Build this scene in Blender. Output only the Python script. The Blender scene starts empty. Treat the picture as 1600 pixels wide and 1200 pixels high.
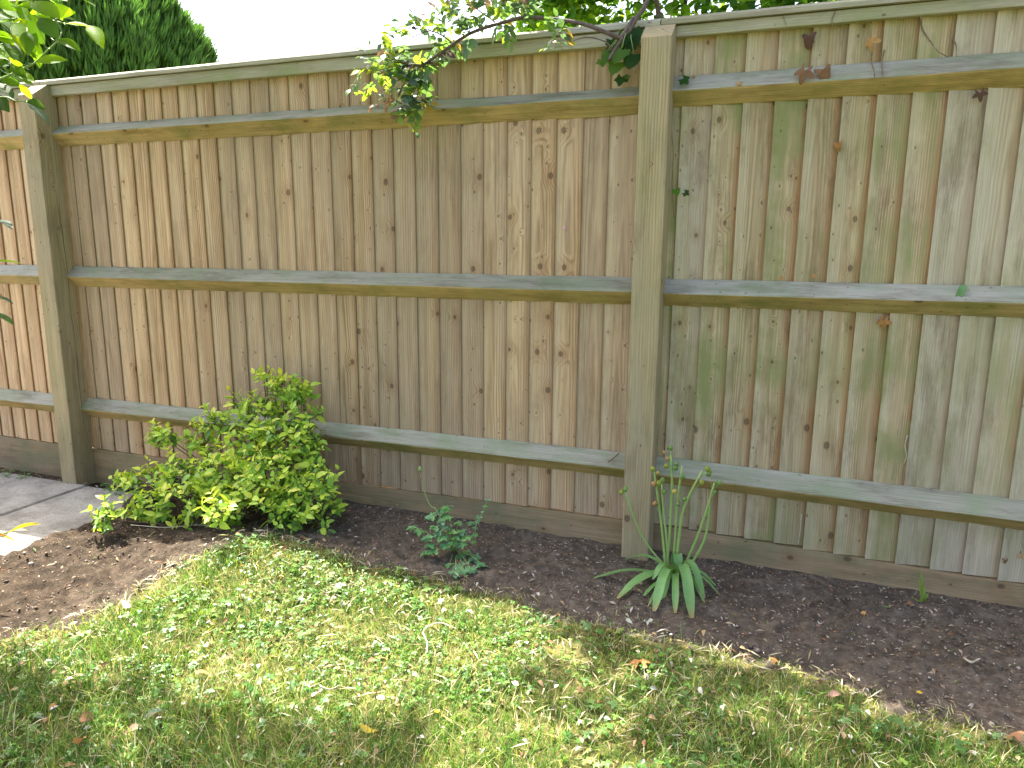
import bpy, math, random
import numpy as np
from mathutils import Vector, Matrix

S = bpy.context.scene
COL = S.collection
rng = np.random.default_rng(11)
random.seed(11)

# ------------------------------------------------------------------ camera
F_PX = 1115.87
CAM = np.array([0.4128, -2.6196, 1.1488])
_p, _y, _r = math.radians(10.73), math.radians(19.86), math.radians(0.413)
CF = np.array([-math.sin(_y) * math.cos(_p), math.cos(_y) * math.cos(_p), -math.sin(_p)])
_r0 = np.array([math.cos(_y), math.sin(_y), 0.0])
_u0 = np.cross(_r0, CF)
CR = math.cos(_r) * _r0 + math.sin(_r) * _u0
CU = -math.sin(_r) * _r0 + math.cos(_r) * _u0
cd = bpy.data.cameras.new("camera")
cam = bpy.data.objects.new("camera", cd)
COL.objects.link(cam)
cd.sensor_fit = 'HORIZONTAL'
cd.sensor_width = 36.0
cd.lens = F_PX / 1600.0 * 36.0
cd.clip_start = 0.02
cd.clip_end = 500.0
cam.matrix_world = Matrix([[CR[0], CU[0], -CF[0], CAM[0]],
                           [CR[1], CU[1], -CF[1], CAM[1]],
                           [CR[2], CU[2], -CF[2], CAM[2]],
                           [0, 0, 0, 1]])
S.camera = cam

# ------------------------------------------------------------------ sky, sun, exposure
SUN_EL = math.radians(58.0)
SUN_AZ = math.radians(-59.0)           # clockwise from +Y: behind the fence, off to the left
SUN = np.array([math.sin(SUN_AZ) * math.cos(SUN_EL), math.cos(SUN_AZ) * math.cos(SUN_EL), math.sin(SUN_EL)])
W = bpy.data.worlds.new("World")
S.world = W
W.use_nodes = True
wn = W.node_tree
bg = wn.nodes["Background"]
sky = wn.nodes.new("ShaderNodeTexSky")
sky.sky_type = 'NISHITA'
sky.sun_disc = False
sky.sun_elevation = SUN_EL
sky.sun_rotation = SUN_AZ % (2 * math.pi)
sky.air_density = 0.7
sky.dust_density = 5.0
sky.ozone_density = 0.5
wn.links.new(sky.outputs[0], bg.inputs[0])
bg.inputs[1].default_value = 0.15
sl = bpy.data.lights.new("sun", 'SUN')
sl.energy = 4.6
sl.angle = math.radians(0.55)
sl.color = (1.0, 0.95, 0.86)
sun = bpy.data.objects.new("sun", sl)
COL.objects.link(sun)
sun.rotation_euler = Vector(SUN).to_track_quat('Z', 'Y').to_euler()
sun.location = (-6, 4, 9)
S.view_settings.view_transform = 'Standard'
S.view_settings.look = 'None'
S.view_settings.exposure = 2.36
S.view_settings.gamma = 1.0
S.view_settings.use_curve_mapping = False
S.render.engine = 'CYCLES'
S.cycles.use_denoising = True
S.cycles.denoising_prefilter = 'NONE'
S.cycles.max_bounces = 8
S.cycles.diffuse_bounces = 4
S.cycles.transparent_max_bounces = 6
S.cycles.caustics_reflective = False
S.cycles.caustics_refractive = False


# ------------------------------------------------------------------ measuring helpers
def ray(u, v):
    return CF + CR * (u - 800.0) / F_PX - CU * (v - 600.0) / F_PX


def at_y(u, v, y):
    d = ray(u, v)
    return CAM + d * ((y - CAM[1]) / d[1])


def at_z(u, v, z):
    d = ray(u, v)
    return CAM + d * ((z - CAM[2]) / d[2])


def at_d(u, v, depth):
    return CAM + ray(u, v) * depth


def proj(P):
    q = np.atleast_2d(P) - CAM
    z = q @ CF
    return 800 + F_PX * (q @ CR) / z, 600 - F_PX * (q @ CU) / z, z


def _hash(ix, iy, s):
    h = (ix.astype(np.int64) * 374761393 + iy.astype(np.int64) * 668265263 + s * 974711) & 0xFFFFFFFF
    h = ((h ^ (h >> 13)) * 1274126177) & 0xFFFFFFFF
    h = (h ^ (h >> 16)) & 0xFFFF
    return h / 65535.0


def vnoise(x, y, s=0):
    x = np.asarray(x, float); y = np.asarray(y, float)
    ix = np.floor(x); iy = np.floor(y)
    fx = x - ix; fy = y - iy
    fx = fx * fx * (3 - 2 * fx); fy = fy * fy * (3 - 2 * fy)
    a = _hash(ix, iy, s); b = _hash(ix + 1, iy, s); c = _hash(ix, iy + 1, s); d = _hash(ix + 1, iy + 1, s)
    return (a * (1 - fx) + b * fx) * (1 - fy) + (c * (1 - fx) + d * fx) * fy


def fbm(x, y, s=0, octv=4):
    t = 0.0; amp = 0.5; f = 1.0
    for o in range(octv):
        t = t + amp * vnoise(np.asarray(x) * f, np.asarray(y) * f, s + o * 17)
        f *= 2.03; amp *= 0.5
    return t


def smooth(a, b, x):
    t = np.clip((np.asarray(x) - a) / (b - a), 0, 1)
    return t * t * (3 - 2 * t)


# ------------------------------------------------------------------ mesh helpers
def mesh_np(name, V, F, col=None, smooth_shade=False):
    """F: (m,k) array, every polygon k corners"""
    V = np.asarray(V, np.float32); F = np.asarray(F, np.int32)
    me = bpy.data.meshes.new(name)
    me.vertices.add(len(V)); me.vertices.foreach_set("co", V.ravel())
    m, k = F.shape
    me.loops.add(m * k); me.loops.foreach_set("vertex_index", F.ravel())
    me.polygons.add(m); me.polygons.foreach_set("loop_start", np.arange(0, m * k, k, dtype=np.int32))
    me.update(calc_edges=True)
    if col is not None:
        set_col(me, col)
    if smooth_shade:
        me.shade_smooth()
    return me


def set_col(me, col):
    col = np.asarray(col, np.float32)
    n = len(me.vertices)
    if col.ndim == 1:
        col = np.tile(col, (n, 1))
    a = me.attributes.new("col", 'FLOAT_COLOR', 'POINT')
    rgba = np.ones((n, 4), np.float32); rgba[:, :3] = col[:, :3]
    a.data.foreach_set("color", rgba.ravel())


class MB:
    """collects polygons of any size into one mesh"""
    def __init__(s):
        s.v = []; s.f = []; s.m = []; s.c = []

    def add(s, V, F, mat=0, col=(1, 1, 1)):
        o = len(s.v)
        s.v += [tuple(map(float, p)) for p in V]
        s.f += [tuple(int(i) + o for i in f) for f in F]
        s.m += [mat] * len(F)
        s.c += [tuple(col)] * len(V)
        return s

    def mesh(s, name, off=(0, 0, 0), smooth_shade=False, color=False):
        me = bpy.data.meshes.new(name)
        o = np.asarray(off, float)
        me.from_pydata([tuple(np.asarray(p) - o) for p in s.v], [], s.f)
        me.update()
        if any(s.m):
            me.polygons.foreach_set("material_index", s.m)
        if color:
            set_col(me, np.array(s.c))
        if smooth_shade:
            me.shade_smooth()
        return me


def link(name, me, mat=None, parent=None, loc=(0, 0, 0), M=None):
    o = bpy.data.objects.new(name, me)
    COL.objects.link(o)
    if mat is not None and me is not None and len(me.materials) == 0:
        for mm in (mat if isinstance(mat, (list, tuple)) else [mat]):
            me.materials.append(mm)
    if M is not None:
        o.matrix_basis = M
    else:
        o.location = loc
    if parent is not None:
        o.parent = parent
    return o


def tag(o, label=None, cat=None, group=None, kind=None):
    if label: o["label"] = label
    if cat: o["category"] = cat
    if group: o["group"] = group
    if kind: o["kind"] = kind
    return o


def empty(name, loc, label=None, cat=None, group=None):
    o = bpy.data.objects.new(name, None)
    o.empty_display_size = 0.1
    COL.objects.link(o)
    o.location = tuple(float(c) for c in loc)
    return tag(o, label, cat, group)


def tube(points, radii, n=6):
    P = np.asarray(points, float)
    k = len(P)
    R = np.broadcast_to(np.asarray(radii, float), (k,))
    T = np.gradient(P, axis=0)
    T /= np.linalg.norm(T, axis=1)[:, None] + 1e-9
    ref = np.array([0.31, 0.2, 0.93]) if abs(T[0] @ np.array([0, 0, 1.])) < 0.9 else np.array([1., 0.1, 0])
    V = []
    for i in range(k):
        a = np.cross(T[i], ref); a /= np.linalg.norm(a) + 1e-9
        b = np.cross(T[i], a)
        ref = np.cross(a, T[i]) if i else ref
        ref = ref if np.linalg.norm(np.cross(T[min(i + 1, k - 1)], ref)) > .1 else np.array([0.5, .5, .7])
        for j in range(n):
            t = 2 * math.pi * j / n
            V.append(P[i] + R[i] * (math.cos(t) * a + math.sin(t) * b))
    F = []
    for i in range(k - 1):
        for j in range(n):
            F.append((i * n + j, i * n + (j + 1) % n, (i + 1) * n + (j + 1) % n, (i + 1) * n + j))
    F.append(tuple(range(n))[::-1]); F.append(tuple((k - 1) * n + j for j in range(n)))
    return V, F


def bez(pts, n=12):
    """smooth curve through points (Catmull-Rom)"""
    P = np.asarray(pts, float)
    if len(P) < 3:
        t = np.linspace(0, 1, n)[:, None]
        return P[0] * (1 - t) + P[-1] * t
    Q = np.vstack([2 * P[0] - P[1], P, 2 * P[-1] - P[-2]])
    out = []
    m = len(P) - 1
    for s in np.linspace(0, m - 1e-6, n):
        i = int(s); t = s - i
        a, b, c, d = Q[i:i + 4]
        out.append(0.5 * (2 * b + (c - a) * t + (2 * a - 5 * b + 4 * c - d) * t * t + (3 * b - a - 3 * c + d) * t ** 3))
    return np.array(out)


# ------------------------------------------------------------------ leaf templates
def leaf_tpl(L=1.0, Wd=0.5, seg=4, fold=0.25, curl=0.25, peak=0.42, wav=0.0):
    V = []; F = []
    for i in range(seg + 1):
        t = i / seg
        a = t ** (math.log(0.5) / math.log(peak))
        w = max(0.03, math.sin(math.pi * a) ** 0.85) * Wd * 0.5
        x = t * L
        z = -curl * L * t * t
        for sgn in (-1, 0, 1):
            V.append((x, sgn * w, z + fold * abs(sgn) * w + wav * sgn * w * math.sin(7 * t)))
    for i in range(seg):
        b = i * 3
        F += [(b, b + 3, b + 4, b + 1), (b + 1, b + 4, b + 5, b + 2)]
    return np.array(V), np.array(F)


def lobed_tpl(n_lobes=5, depth=0.45, R=0.5, npts=30, cup=0.15, spread=2.5, crinkle=0.0, seed=0):
    """a lobed blade as a fan; the stalk joins at the origin, the blade points along +x. quads (fan triangles doubled)"""
    r = np.random.default_rng(seed)
    V = [(0.0, 0.0, 0.0)]
    for i in range(npts):
        th = -spread + 2 * spread * i / (npts - 1)
        lob = 0.5 + 0.5 * math.cos((n_lobes - 1) * math.pi * th / spread + (0 if n_lobes % 2 else math.pi))
        rr = R * (1 - depth * (1 - lob)) * (1.0 - 0.28 * (abs(th) / spread) ** 2) * (1 + .05 * r.normal())
        x, y = rr * math.cos(th), rr * math.sin(th)
        V.append((x, y, -cup * rr * rr / R + crinkle * R * r.normal() * 0.5))
    V = np.array(V); V[:, 0] -= V[:, 0].min() * 0.4
    F = [(0, i, i + 1) for i in range(1, npts)]
    return V, np.array(F)


def frame(d, n):
    """(N,3) directions and normals -> (N,3,3) with columns x=d, y, z"""
    d = np.atleast_2d(d).astype(float); n = np.atleast_2d(n).astype(float)
    d = d / (np.linalg.norm(d, axis=1)[:, None] + 1e-9)
    z = n - (n * d).sum(1)[:, None] * d
    z /= np.linalg.norm(z, axis=1)[:, None] + 1e-9
    y = np.cross(z, d)
    return np.stack([d, y, z], axis=2)


def instance(tV, tF, A, pos, sc, col=None):
    tV = np.asarray(tV); tF = np.asarray(tF)
    N = len(pos); k = len(tV)
    sc = np.broadcast_to(np.asarray(sc, float), (N,))
    V = np.einsum('nij,kj->nki', A, tV) * sc[:, None, None] + pos[:, None, :]
    F = tF[None] + (np.arange(N) * k)[:, None, None]
    C = None if col is None else np.repeat(np.asarray(col), k, axis=0)
    return V.reshape(-1, 3), F.reshape(-1, tF.shape[1]), C


def leaf_parts(parent, name, tpls, mat, pos, d, n, sc, cidx, palette, most=300, mass_name="leaf_mass", key=None):
    """the `most` leaves that show largest become objects of their own (shared meshes), the rest one stuff part"""
    pos = np.asarray(pos); A = frame(d, n); sc = np.asarray(sc, float); cidx = np.asarray(cidx)
    N = len(pos)
    u, v, z = proj(pos)
    if key is None:
        inside = ((u > -10) & (u < 1610) & (v > -10) & (v < 1210) & (z > 0))
        key = np.where(inside, sc / np.maximum(z, .1), 0)
    order = np.argsort(-key)
    top = set(order[:most].tolist())
    tsel = rng.integers(0, len(tpls), N)
    base = np.array(parent.location)
    cache = {}
    for i in order[:most]:
        kk = (int(tsel[i]), int(cidx[i]))
        if kk not in cache:
            me = mesh_np(name, tpls[kk[0]][0], tpls[kk[0]][1], np.array(palette[kk[1]]), True)
            me.materials.append(mat); cache[kk] = me
        M = Matrix.Identity(4)
        R = A[i] * sc[i]
        for a in range(3):
            for b in range(3):
                M[a][b] = R[a, b]
            M[a][3] = pos[i][a] - base[a]
        link(name, cache[kk], None, parent, M=M)
    rest = np.array([i for i in range(N) if i not in top], int)
    if len(rest):
        Vs, Fs, Cs = [], [], []
        off = 0
        for t in range(len(tpls)):
            r = rest[tsel[rest] == t]
            if not len(r): continue
            V, F, C = instance(tpls[t][0], tpls[t][1], A[r], pos[r] - base, sc[r], np.array(palette)[cidx[r]])
            C = C * np.repeat(rng.uniform(.85, 1.15, len(r)), len(tpls[t][0]))[:, None]
            Vs.append(V); Fs.append(F + off); Cs.append(C); off += len(V)
        me = mesh_np(mass_name, np.vstack(Vs), np.vstack(Fs), np.vstack(Cs), True)
        o = link(mass_name, me, mat, parent)
        tag(o, kind="stuff")


# ------------------------------------------------------------------ material helpers
class NT:
    def __init__(s, name):
        s.mat = bpy.data.materials.new(name); s.mat.use_nodes = True
        s.t = s.mat.node_tree; s.t.nodes.clear()
        s.out = s.t.nodes.new("ShaderNodeOutputMaterial")

    def node(s, typ, ins=None, **props):
        nd = s.t.nodes.new(typ)
        for k, v in props.items(): setattr(nd, k, v)
        for k, v in (ins or {}).items():
            s.put(nd.inputs[k], v)
        return nd

    def put(s, sock, v):
        if isinstance(v, bpy.types.NodeSocket): s.t.links.new(v, sock)
        elif isinstance(v, (tuple, list)) and sock.type == 'RGBA' and len(v) == 3: sock.default_value = (*v, 1)
        else: sock.default_value = v

    def m(s, op, a, b=0.0, c=0.0, clamp=False):
        nd = s.node("ShaderNodeMath", operation=op, use_clamp=clamp)
        s.put(nd.inputs[0], a); s.put(nd.inputs[1], b)
        if op in ('MULTIPLY_ADD', 'SMOOTH_MIN', 'COMPARE'): s.put(nd.inputs[2], c)
        return nd.outputs[0]

    def mix(s, f, a, b, mode='MIX'):
        nd = s.node("ShaderNodeMix", data_type='RGBA', blend_type=mode)
        s.put(nd.inputs[0], f); s.put(nd.inputs[6], a); s.put(nd.inputs[7], b)
        return nd.outputs[2]

    def rng(s, v, a, b, c=0.0, d=1.0, smooth=True):
        nd = s.node("ShaderNodeMapRange", interpolation_type='SMOOTHSTEP' if smooth else 'LINEAR')
        s.put(nd.inputs[0], v); s.put(nd.inputs[1], a); s.put(nd.inputs[2], b); s.put(nd.inputs[3], c); s.put(nd.inputs[4], d)
        return nd.outputs[0]

    def noise(s, vec, scale=1.0, detail=2.0, rough=0.5):
        nd = s.node("ShaderNodeTexNoise", {"Scale": scale, "Detail": detail, "Roughness": rough})
        s.put(nd.inputs["Vector"], vec)
        return nd.outputs["Fac"]

    def vec(s, x, y, z=0.0):
        nd = s.node("ShaderNodeCombineXYZ")
        s.put(nd.inputs[0], x); s.put(nd.inputs[1], y); s.put(nd.inputs[2], z)
        return nd.outputs[0]

    def attr(s, name, typ='OBJECT'):
        return s.node("ShaderNodeAttribute", attribute_name=name, attribute_type=typ)

    def principled(s, color, rough=0.7, bump=None, bump_d=0.002, spec=0.3, strength=1.0):
        p = s.node("ShaderNodeBsdfPrincipled", {"Roughness": rough, "Specular IOR Level": spec})
        s.put(p.inputs["Base Color"], color)
        if bump is not None:
            b = s.node("ShaderNodeBump", {"Distance": bump_d, "Strength": strength})
            s.put(b.inputs["Height"], bump)
            s.t.links.new(b.outputs[0], p.inputs["Normal"])
        return p

    def done(s, shader):
        s.t.links.new(shader.outputs[0] if hasattr(shader, 'outputs') else shader, s.out.inputs[0])
        return s.mat


def wood(name, along, light, dark, knot=(0.055, 0.032, 0.018), knot_p=0.36, grey=(0.30, 0.29, 0.25), grey_a=0.4,
         green=(0.15, 0.19, 0.055), green_a=0.3, green_scale=1.6, freq=115.0, ring_a=0.8, crack=False, mid=None, sap_lit=None, heart_shade=None, swap=False, mottle=.5):
    """sawn softwood: growth rings from a pith line, knots, weathering and algae; every piece its own seed"""
    n = NT(name)
    tc = n.node("ShaderNodeTexCoord")
    sp = n.node("ShaderNodeSeparateXYZ", {0: tc.outputs["Object"]})
    X, Y, Z = sp.outputs
    if along == 'Z':
        A, L = n.m('ADD', X, Y), Z
    else:
        A, L = n.m('SUBTRACT' if swap else 'ADD', Z, Y), X
    seed = n.attr("seed").outputs["Fac"]; kseed = n.attr("kseed").outputs["Fac"]
    pith = n.attr("pith").outputs["Fac"]; tone = n.attr("tone").outputs["Fac"]; val = n.attr("val").outputs["Fac"]
    moss = n.attr("moss").outputs["Fac"]
    knotty = n.attr("knotty").outputs["Fac"]
    nlo = n.noise(n.vec(n.m('MULTIPLY', A, 5.0), n.m('MULTIPLY', L, 1.3), seed), 1.0, 2.0)
    nl2 = n.noise(n.vec(n.m('MULTIPLY', A, 22.0), n.m('MULTIPLY', L, 3.0), n.m('ADD', seed, 7.3)), 1.0, 2.0)
    # knots
    def knots(sx, sy, p, r0, r1, off):
        v = n.node("ShaderNodeTexVoronoi", {"Scale": 1.0, "Randomness": 0.95}, voronoi_dimensions='2D')
        n.put(v.inputs["Vector"], n.vec(n.m('ADD', n.m('MULTIPLY', A, sx), n.m('ADD', n.m('MULTIPLY', kseed, 3.7), n.m('MULTIPLY', seed, 0.045))),
                                        n.m('ADD', n.m('MULTIPLY', L, sy), n.m('ADD', n.m('MULTIPLY', kseed, off), n.m('MULTIPLY', seed, 0.02)))))
        cs = n.node("ShaderNodeSeparateColor", {0: v.outputs["Color"]})
        on = n.m('LESS_THAN', cs.outputs[0], n.m('MULTIPLY', knotty, p))
        rk = n.m('MULTIPLY_ADD', cs.outputs[1], r1, r0)
        q = n.m('DIVIDE', n.m('ADD', v.outputs["Distance"], n.m('MULTIPLY', n.m('SUBTRACT', nl2, .5), .02)), rk)
        return on, q
    on1, q1 = knots(8.0, 6.2, knot_p, 0.018, 0.085, 5.3)
    on2, q2 = knots(19.0, 12.0, knot_p * 1.1, 0.03, 0.055, 9.1)
    k1 = n.m('MULTIPLY', on1, n.rng(q1, 1.15, 0.6)); k2 = n.m('MULTIPLY', on2, n.rng(q2, 1.2, 0.5))
    halo = n.m('MULTIPLY', on1, n.rng(q1, 4.5, 1.0))
    swell = n.m('ADD', n.m('MULTIPLY', halo, 1.7), n.m('MULTIPLY', n.m('MULTIPLY', on2, n.rng(q2, 4.0, 0.8)), 1.0))
    # growth rings
    ax = n.m('ADD', n.m('SUBTRACT', A, pith), n.m('MULTIPLY', n.m('SUBTRACT', nlo, .5), 0.035))
    dp = n.m('ADD', n.m('MULTIPLY_ADD', L, 0.016, 0.012), n.m('MULTIPLY', n.m('SUBTRACT', nl2, .5), 0.012))
    rad = n.m('SQRT', n.m('ADD', n.m('MULTIPLY', ax, ax), n.m('MULTIPLY', dp, dp)))
    ph = n.m('ADD', n.m('MULTIPLY', rad, freq), swell)
    ring = n.m('MULTIPLY_ADD', n.m('SINE', n.m('MULTIPLY', ph, 6.2832)), 0.5, 0.5)
    ring = n.m('POWER', ring, 1.8)
    fib = n.noise(n.vec(n.m('MULTIPLY', A, 330.0), n.m('MULTIPLY', L, 7.0), seed), 1.0, 2.0, .6)
    wide = n.noise(n.vec(n.m('MULTIPLY', A, 38.0), n.m('MULTIPLY', L, 0.9), n.m('ADD', seed, 3.0)), 1.0, 3.0, .6)
    rmod = n.rng(n.noise(n.vec(n.m('MULTIPLY', A, 24.0), n.m('MULTIPLY', L, 1.0), n.m('ADD', seed, 71.0)), 1.0, 2.0), .32, .62, .25, 1.0)
    ring = n.m('MULTIPLY', ring, rmod)
    col = n.mix(n.m('MULTIPLY', ring, ring_a), light, dark)
    col = n.mix(n.rng(wide, .35, .72, 0, 0.75), col, mid or dark)
    if sap_lit:  # sapwood and heartwood bands, with light and shade at the joints painted in
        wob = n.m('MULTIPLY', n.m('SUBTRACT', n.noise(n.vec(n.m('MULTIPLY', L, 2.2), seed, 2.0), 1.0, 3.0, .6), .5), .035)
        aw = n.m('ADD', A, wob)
        col = n.mix(n.rng(aw, sap_lit[1], sap_lit[2], sap_lit[3], 0.0), col, sap_lit[0])
        col = n.mix(n.rng(aw, heart_shade[1], heart_shade[2], 0.0, heart_shade[3]), col, heart_shade[0])
    # weathering
    gm = n.noise(n.vec(n.m('MULTIPLY', A, 9.0), n.m('MULTIPLY', L, 1.1), n.m('ADD', seed, 21.0)), 1.0, 3.0, .6)
    gmask = n.m('MULTIPLY', n.rng(n.m('ADD', gm, n.m('MULTIPLY', n.m('SUBTRACT', tone, .5), .5)), .35, .7), grey_a)
    col = n.mix(gmask, col, grey)
    col = n.mix(n.m('MULTIPLY', n.rng(fib, .3, .75), 0.45), col, n.mix(1.0, col, (0.52, 0.47, 0.42), 'MULTIPLY'))
    # algae
    gp = n.node("ShaderNodeNewGeometry").outputs["Position"]
    an = n.noise(gp, green_scale * 2.2, 4.0, .62)
    an2 = n.noise(n.vec(n.m('MULTIPLY', A, 26.0), n.m('MULTIPLY', L, 2.4), n.m('ADD', seed, 33.0)), 1.0, 3.0, .6)
    dn = n.noise(n.vec(n.m('MULTIPLY', A, 14.0), n.m('MULTIPLY', L, 3.5), n.m('ADD', seed, 51.0)), 1.0, 5.0, .7)
    col = n.mix(n.rng(dn, .46, .70, 0, mottle), col, n.mix(1.0, col, (0.55, 0.5, 0.46), 'MULTIPLY'))
    am = n.m('MULTIPLY', n.rng(n.m('ADD', n.m('MULTIPLY', an, .65), n.m('MULTIPLY', an2, .35)), .42, .66), n.m('MULTIPLY', moss, green_a))
    col = n.mix(am, col, green)
    # knots on top
    col = n.mix(n.m('MULTIPLY', halo, 0.33), col, n.mix(1.0, col, (0.72, 0.55, 0.42), 'MULTIPLY'))
    rk = n.m('MULTIPLY_ADD', n.m('SINE', n.m('MULTIPLY', q1, 14.0)), 0.22, 0.62)
    col = n.mix(n.m('MULTIPLY', k1, rk), col, knot)
    col = n.mix(n.m('MULTIPLY', k2, .62), col, knot)
    if crack is not False and crack is not None:
        cn = n.noise(n.vec(seed, n.m('MULTIPLY', L, 2.6), 4.0), 1.0, 3.0)
        dc = n.m('ABSOLUTE', n.m('SUBTRACT', n.m('SUBTRACT', A, crack), n.m('MULTIPLY', n.m('SUBTRACT', cn, .5), .03)))
        wd = n.rng(n.noise(n.vec(L, seed, 9.0), 1.7, 2.0), .45, .6, 0.0, 0.0016)
        cm = n.m('LESS_THAN', dc, wd)
        col = n.mix(n.m('MULTIPLY', cm, .85), col, (0.03, 0.025, 0.018))
    vv = n.node("ShaderNodeCombineColor"); 
    for i in range(3): n.put(vv.inputs[i], val)
    col = n.mix(1.0, col, vv.outputs[0], 'MULTIPLY')
    h = n.m('ADD', n.m('MULTIPLY', ring, -0.5), n.m('MULTIPLY', fib, 0.8))
    h = n.m('SUBTRACT', h, n.m('MULTIPLY', k1, .6))
    return n.done(n.principled(col, 0.78, h, 0.0012, 0.22, 0.8))


def leaf_mat(name, rough=0.42, trans=0.38, spec=0.35, tint=(1.25, 1.2, 0.55), var=0.25):
    n = NT(name)
    c = n.attr("col", 'GEOMETRY').outputs["Color"]
    gp = n.node("ShaderNodeNewGeometry").outputs["Position"]
    nz = n.noise(gp, 60.0, 2.0)
    c2 = n.mix(n.m('MULTIPLY', n.rng(nz, .3, .7), var), c, n.mix(1.0, c, (0.6, 0.68, 0.55), 'MULTIPLY'))
    p = n.principled(c2, rough, nz, 0.001, spec, .4)
    t = n.node("ShaderNodeBsdfTranslucent", {"Color": n.mix(1.0, c2, tint, 'MULTIPLY')})
    mx = n.node("ShaderNodeMixShader", {0: trans})
    n.t.links.new(p.outputs[0], mx.inputs[1]); n.t.links.new(t.outputs[0], mx.inputs[2])
    return n.done(mx)


def plain(name, color, rough=0.8, scale=40.0, amount=0.35, dark=None, bump=0.002, spec=0.25):
    n = NT(name)
    gp = n.node("ShaderNodeTexCoord").outputs["Object"]
    nz = n.noise(gp, scale, 4.0, .6)
    col = n.mix(n.m('MULTIPLY', n.rng(nz, .35, .7), amount * 2), color, dark or tuple(c * .45 for c in color))
    return n.done(n.principled(col, rough, nz, bump, spec))


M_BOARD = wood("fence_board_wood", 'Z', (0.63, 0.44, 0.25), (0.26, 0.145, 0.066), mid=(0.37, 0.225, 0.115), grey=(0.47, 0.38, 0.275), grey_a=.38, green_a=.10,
               sap_lit=((0.76, 0.57, 0.345), -.040, -.006, .85), heart_shade=((0.30, 0.16, 0.07), .032, .060, .9), mottle=.4)
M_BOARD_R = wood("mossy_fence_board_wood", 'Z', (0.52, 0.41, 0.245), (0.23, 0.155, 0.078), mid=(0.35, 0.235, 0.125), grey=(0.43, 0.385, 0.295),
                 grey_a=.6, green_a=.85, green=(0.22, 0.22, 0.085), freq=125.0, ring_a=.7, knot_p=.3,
                 sap_lit=((0.50, 0.43, 0.285), -.058, -.018, .6), heart_shade=((0.34, 0.18, 0.075), .008, .034, .85), mottle=.8)
M_RAIL_TOP = wood("weathered_rail_wood", 'X', (0.37, 0.35, 0.265), (0.20, 0.185, 0.13), mid=(0.26, 0.25, 0.18), grey=(0.44, 0.42, 0.35), grey_a=.65,
                  green_a=.6, green=(0.19, 0.24, 0.12), green_scale=3, knot_p=.16, ring_a=.6, mottle=.85)
M_RAIL_LOW = wood("ochre_rail_wood", 'X', (0.58, 0.41, 0.175), (0.33, 0.215, 0.085), mid=(0.38, 0.28, 0.105), grey_a=.15, green_a=.65,
                  green=(0.155, 0.17, 0.04), green_scale=2.5, knot_p=.3, ring_a=.5, swap=True, crack=None, mottle=.7)
M_CAP = wood("cap_rail_wood", 'X', (0.40, 0.365, 0.255), (0.25, 0.215, 0.14), mid=(0.31, 0.265, 0.175), grey=(0.40, 0.375, 0.31), grey_a=.6,
             green_a=.8, green=(0.21, 0.24, 0.09), green_scale=2, knot_p=.15, ring_a=.4)
M_GRAVEL = wood("gravel_board_wood", 'X', (0.38, 0.27, 0.145), (0.22, 0.145, 0.07), mid=(0.27, 0.19, 0.10), grey=(0.28, 0.225, 0.15), grey_a=.5,
                green_a=.75, green=(0.13, 0.15, 0.07), green_scale=2, knot_p=.25, ring_a=.4)
M_POST = wood("fence_post_wood", 'Z', (0.48, 0.375, 0.205), (0.26, 0.185, 0.09), mid=(0.34, 0.255, 0.135), grey=(0.38, 0.325, 0.22), grey_a=.55,
              green_a=.45, green=(0.22, 0.235, 0.10), freq=110.0, knot_p=.16, crack=0.004)


def wood_props(o, moss=0.5, tone=None, val=None, kseed=None, pith=None):
    o["seed"] = random.uniform(0, 90)
    o["kseed"] = kseed if kseed is not None else random.uniform(0, 60)
    o["pith"] = pith if pith is not None else random.choice([random.uniform(-.03, .03), random.uniform(.05, .12), random.uniform(-.12, -.05)])
    o["tone"] = tone if tone is not None else random.uniform(.2, .9)
    o["val"] = val if val is not None else random.uniform(.88, 1.1)
    o["moss"] = moss
    o["knotty"] = random.choice([.15, .5, .8, 1.1, 1.5, 2.0])
    return o


# ------------------------------------------------------------------ ground
BED = np.array([(-1.63, -1.34), (-1.52, -1.22), (-1.47, -1.04), (-1.50, -.80), (-1.43, -.66), (-1.30, -.55), (-.92, -.565), (-.57, -.555),
                (-.31, -.60), (-.08, -.65), (.11, -.645), (.475, -.655), (.64, -.68), (.79, -.73), (.925, -.765), (1.05, -.80), (1.6, -.88),
                (3.4, -1.0), (3.4, .6), (-7, .6), (-7, -2.6), (-2.15, -2.6), (-1.95, -1.75)])


def bed_sd(x, y):
    """signed distance to the bed outline, positive outside (lawn)"""
    x = np.asarray(x, float); y = np.asarray(y, float)
    d2 = np.full(x.shape, 1e9); ins = np.zeros(x.shape, bool)
    n = len(BED)
    for i in range(n):
        ax, ay = BED[i]; bx, by = BED[(i + 1) % n]
        ex, ey = bx - ax, by - ay
        t = np.clip(((x - ax) * ex + (y - ay) * ey) / (ex * ex + ey * ey), 0, 1)
        d2 = np.minimum(d2, (x - ax - t * ex) ** 2 + (y - ay - t * ey) ** 2)
        c = ((ay > y) != (by > y)) & (x < (bx - ax) * (y - ay) / (by - ay + 1e-12) + ax)
        ins ^= c
    return np.where(ins, -1, 1) * np.sqrt(d2)


def bed_sdn(x, y):
    return bed_sd(x, y) + 0.11 * (fbm(x * 9, y * 9, 3, 4) - .44)


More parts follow.
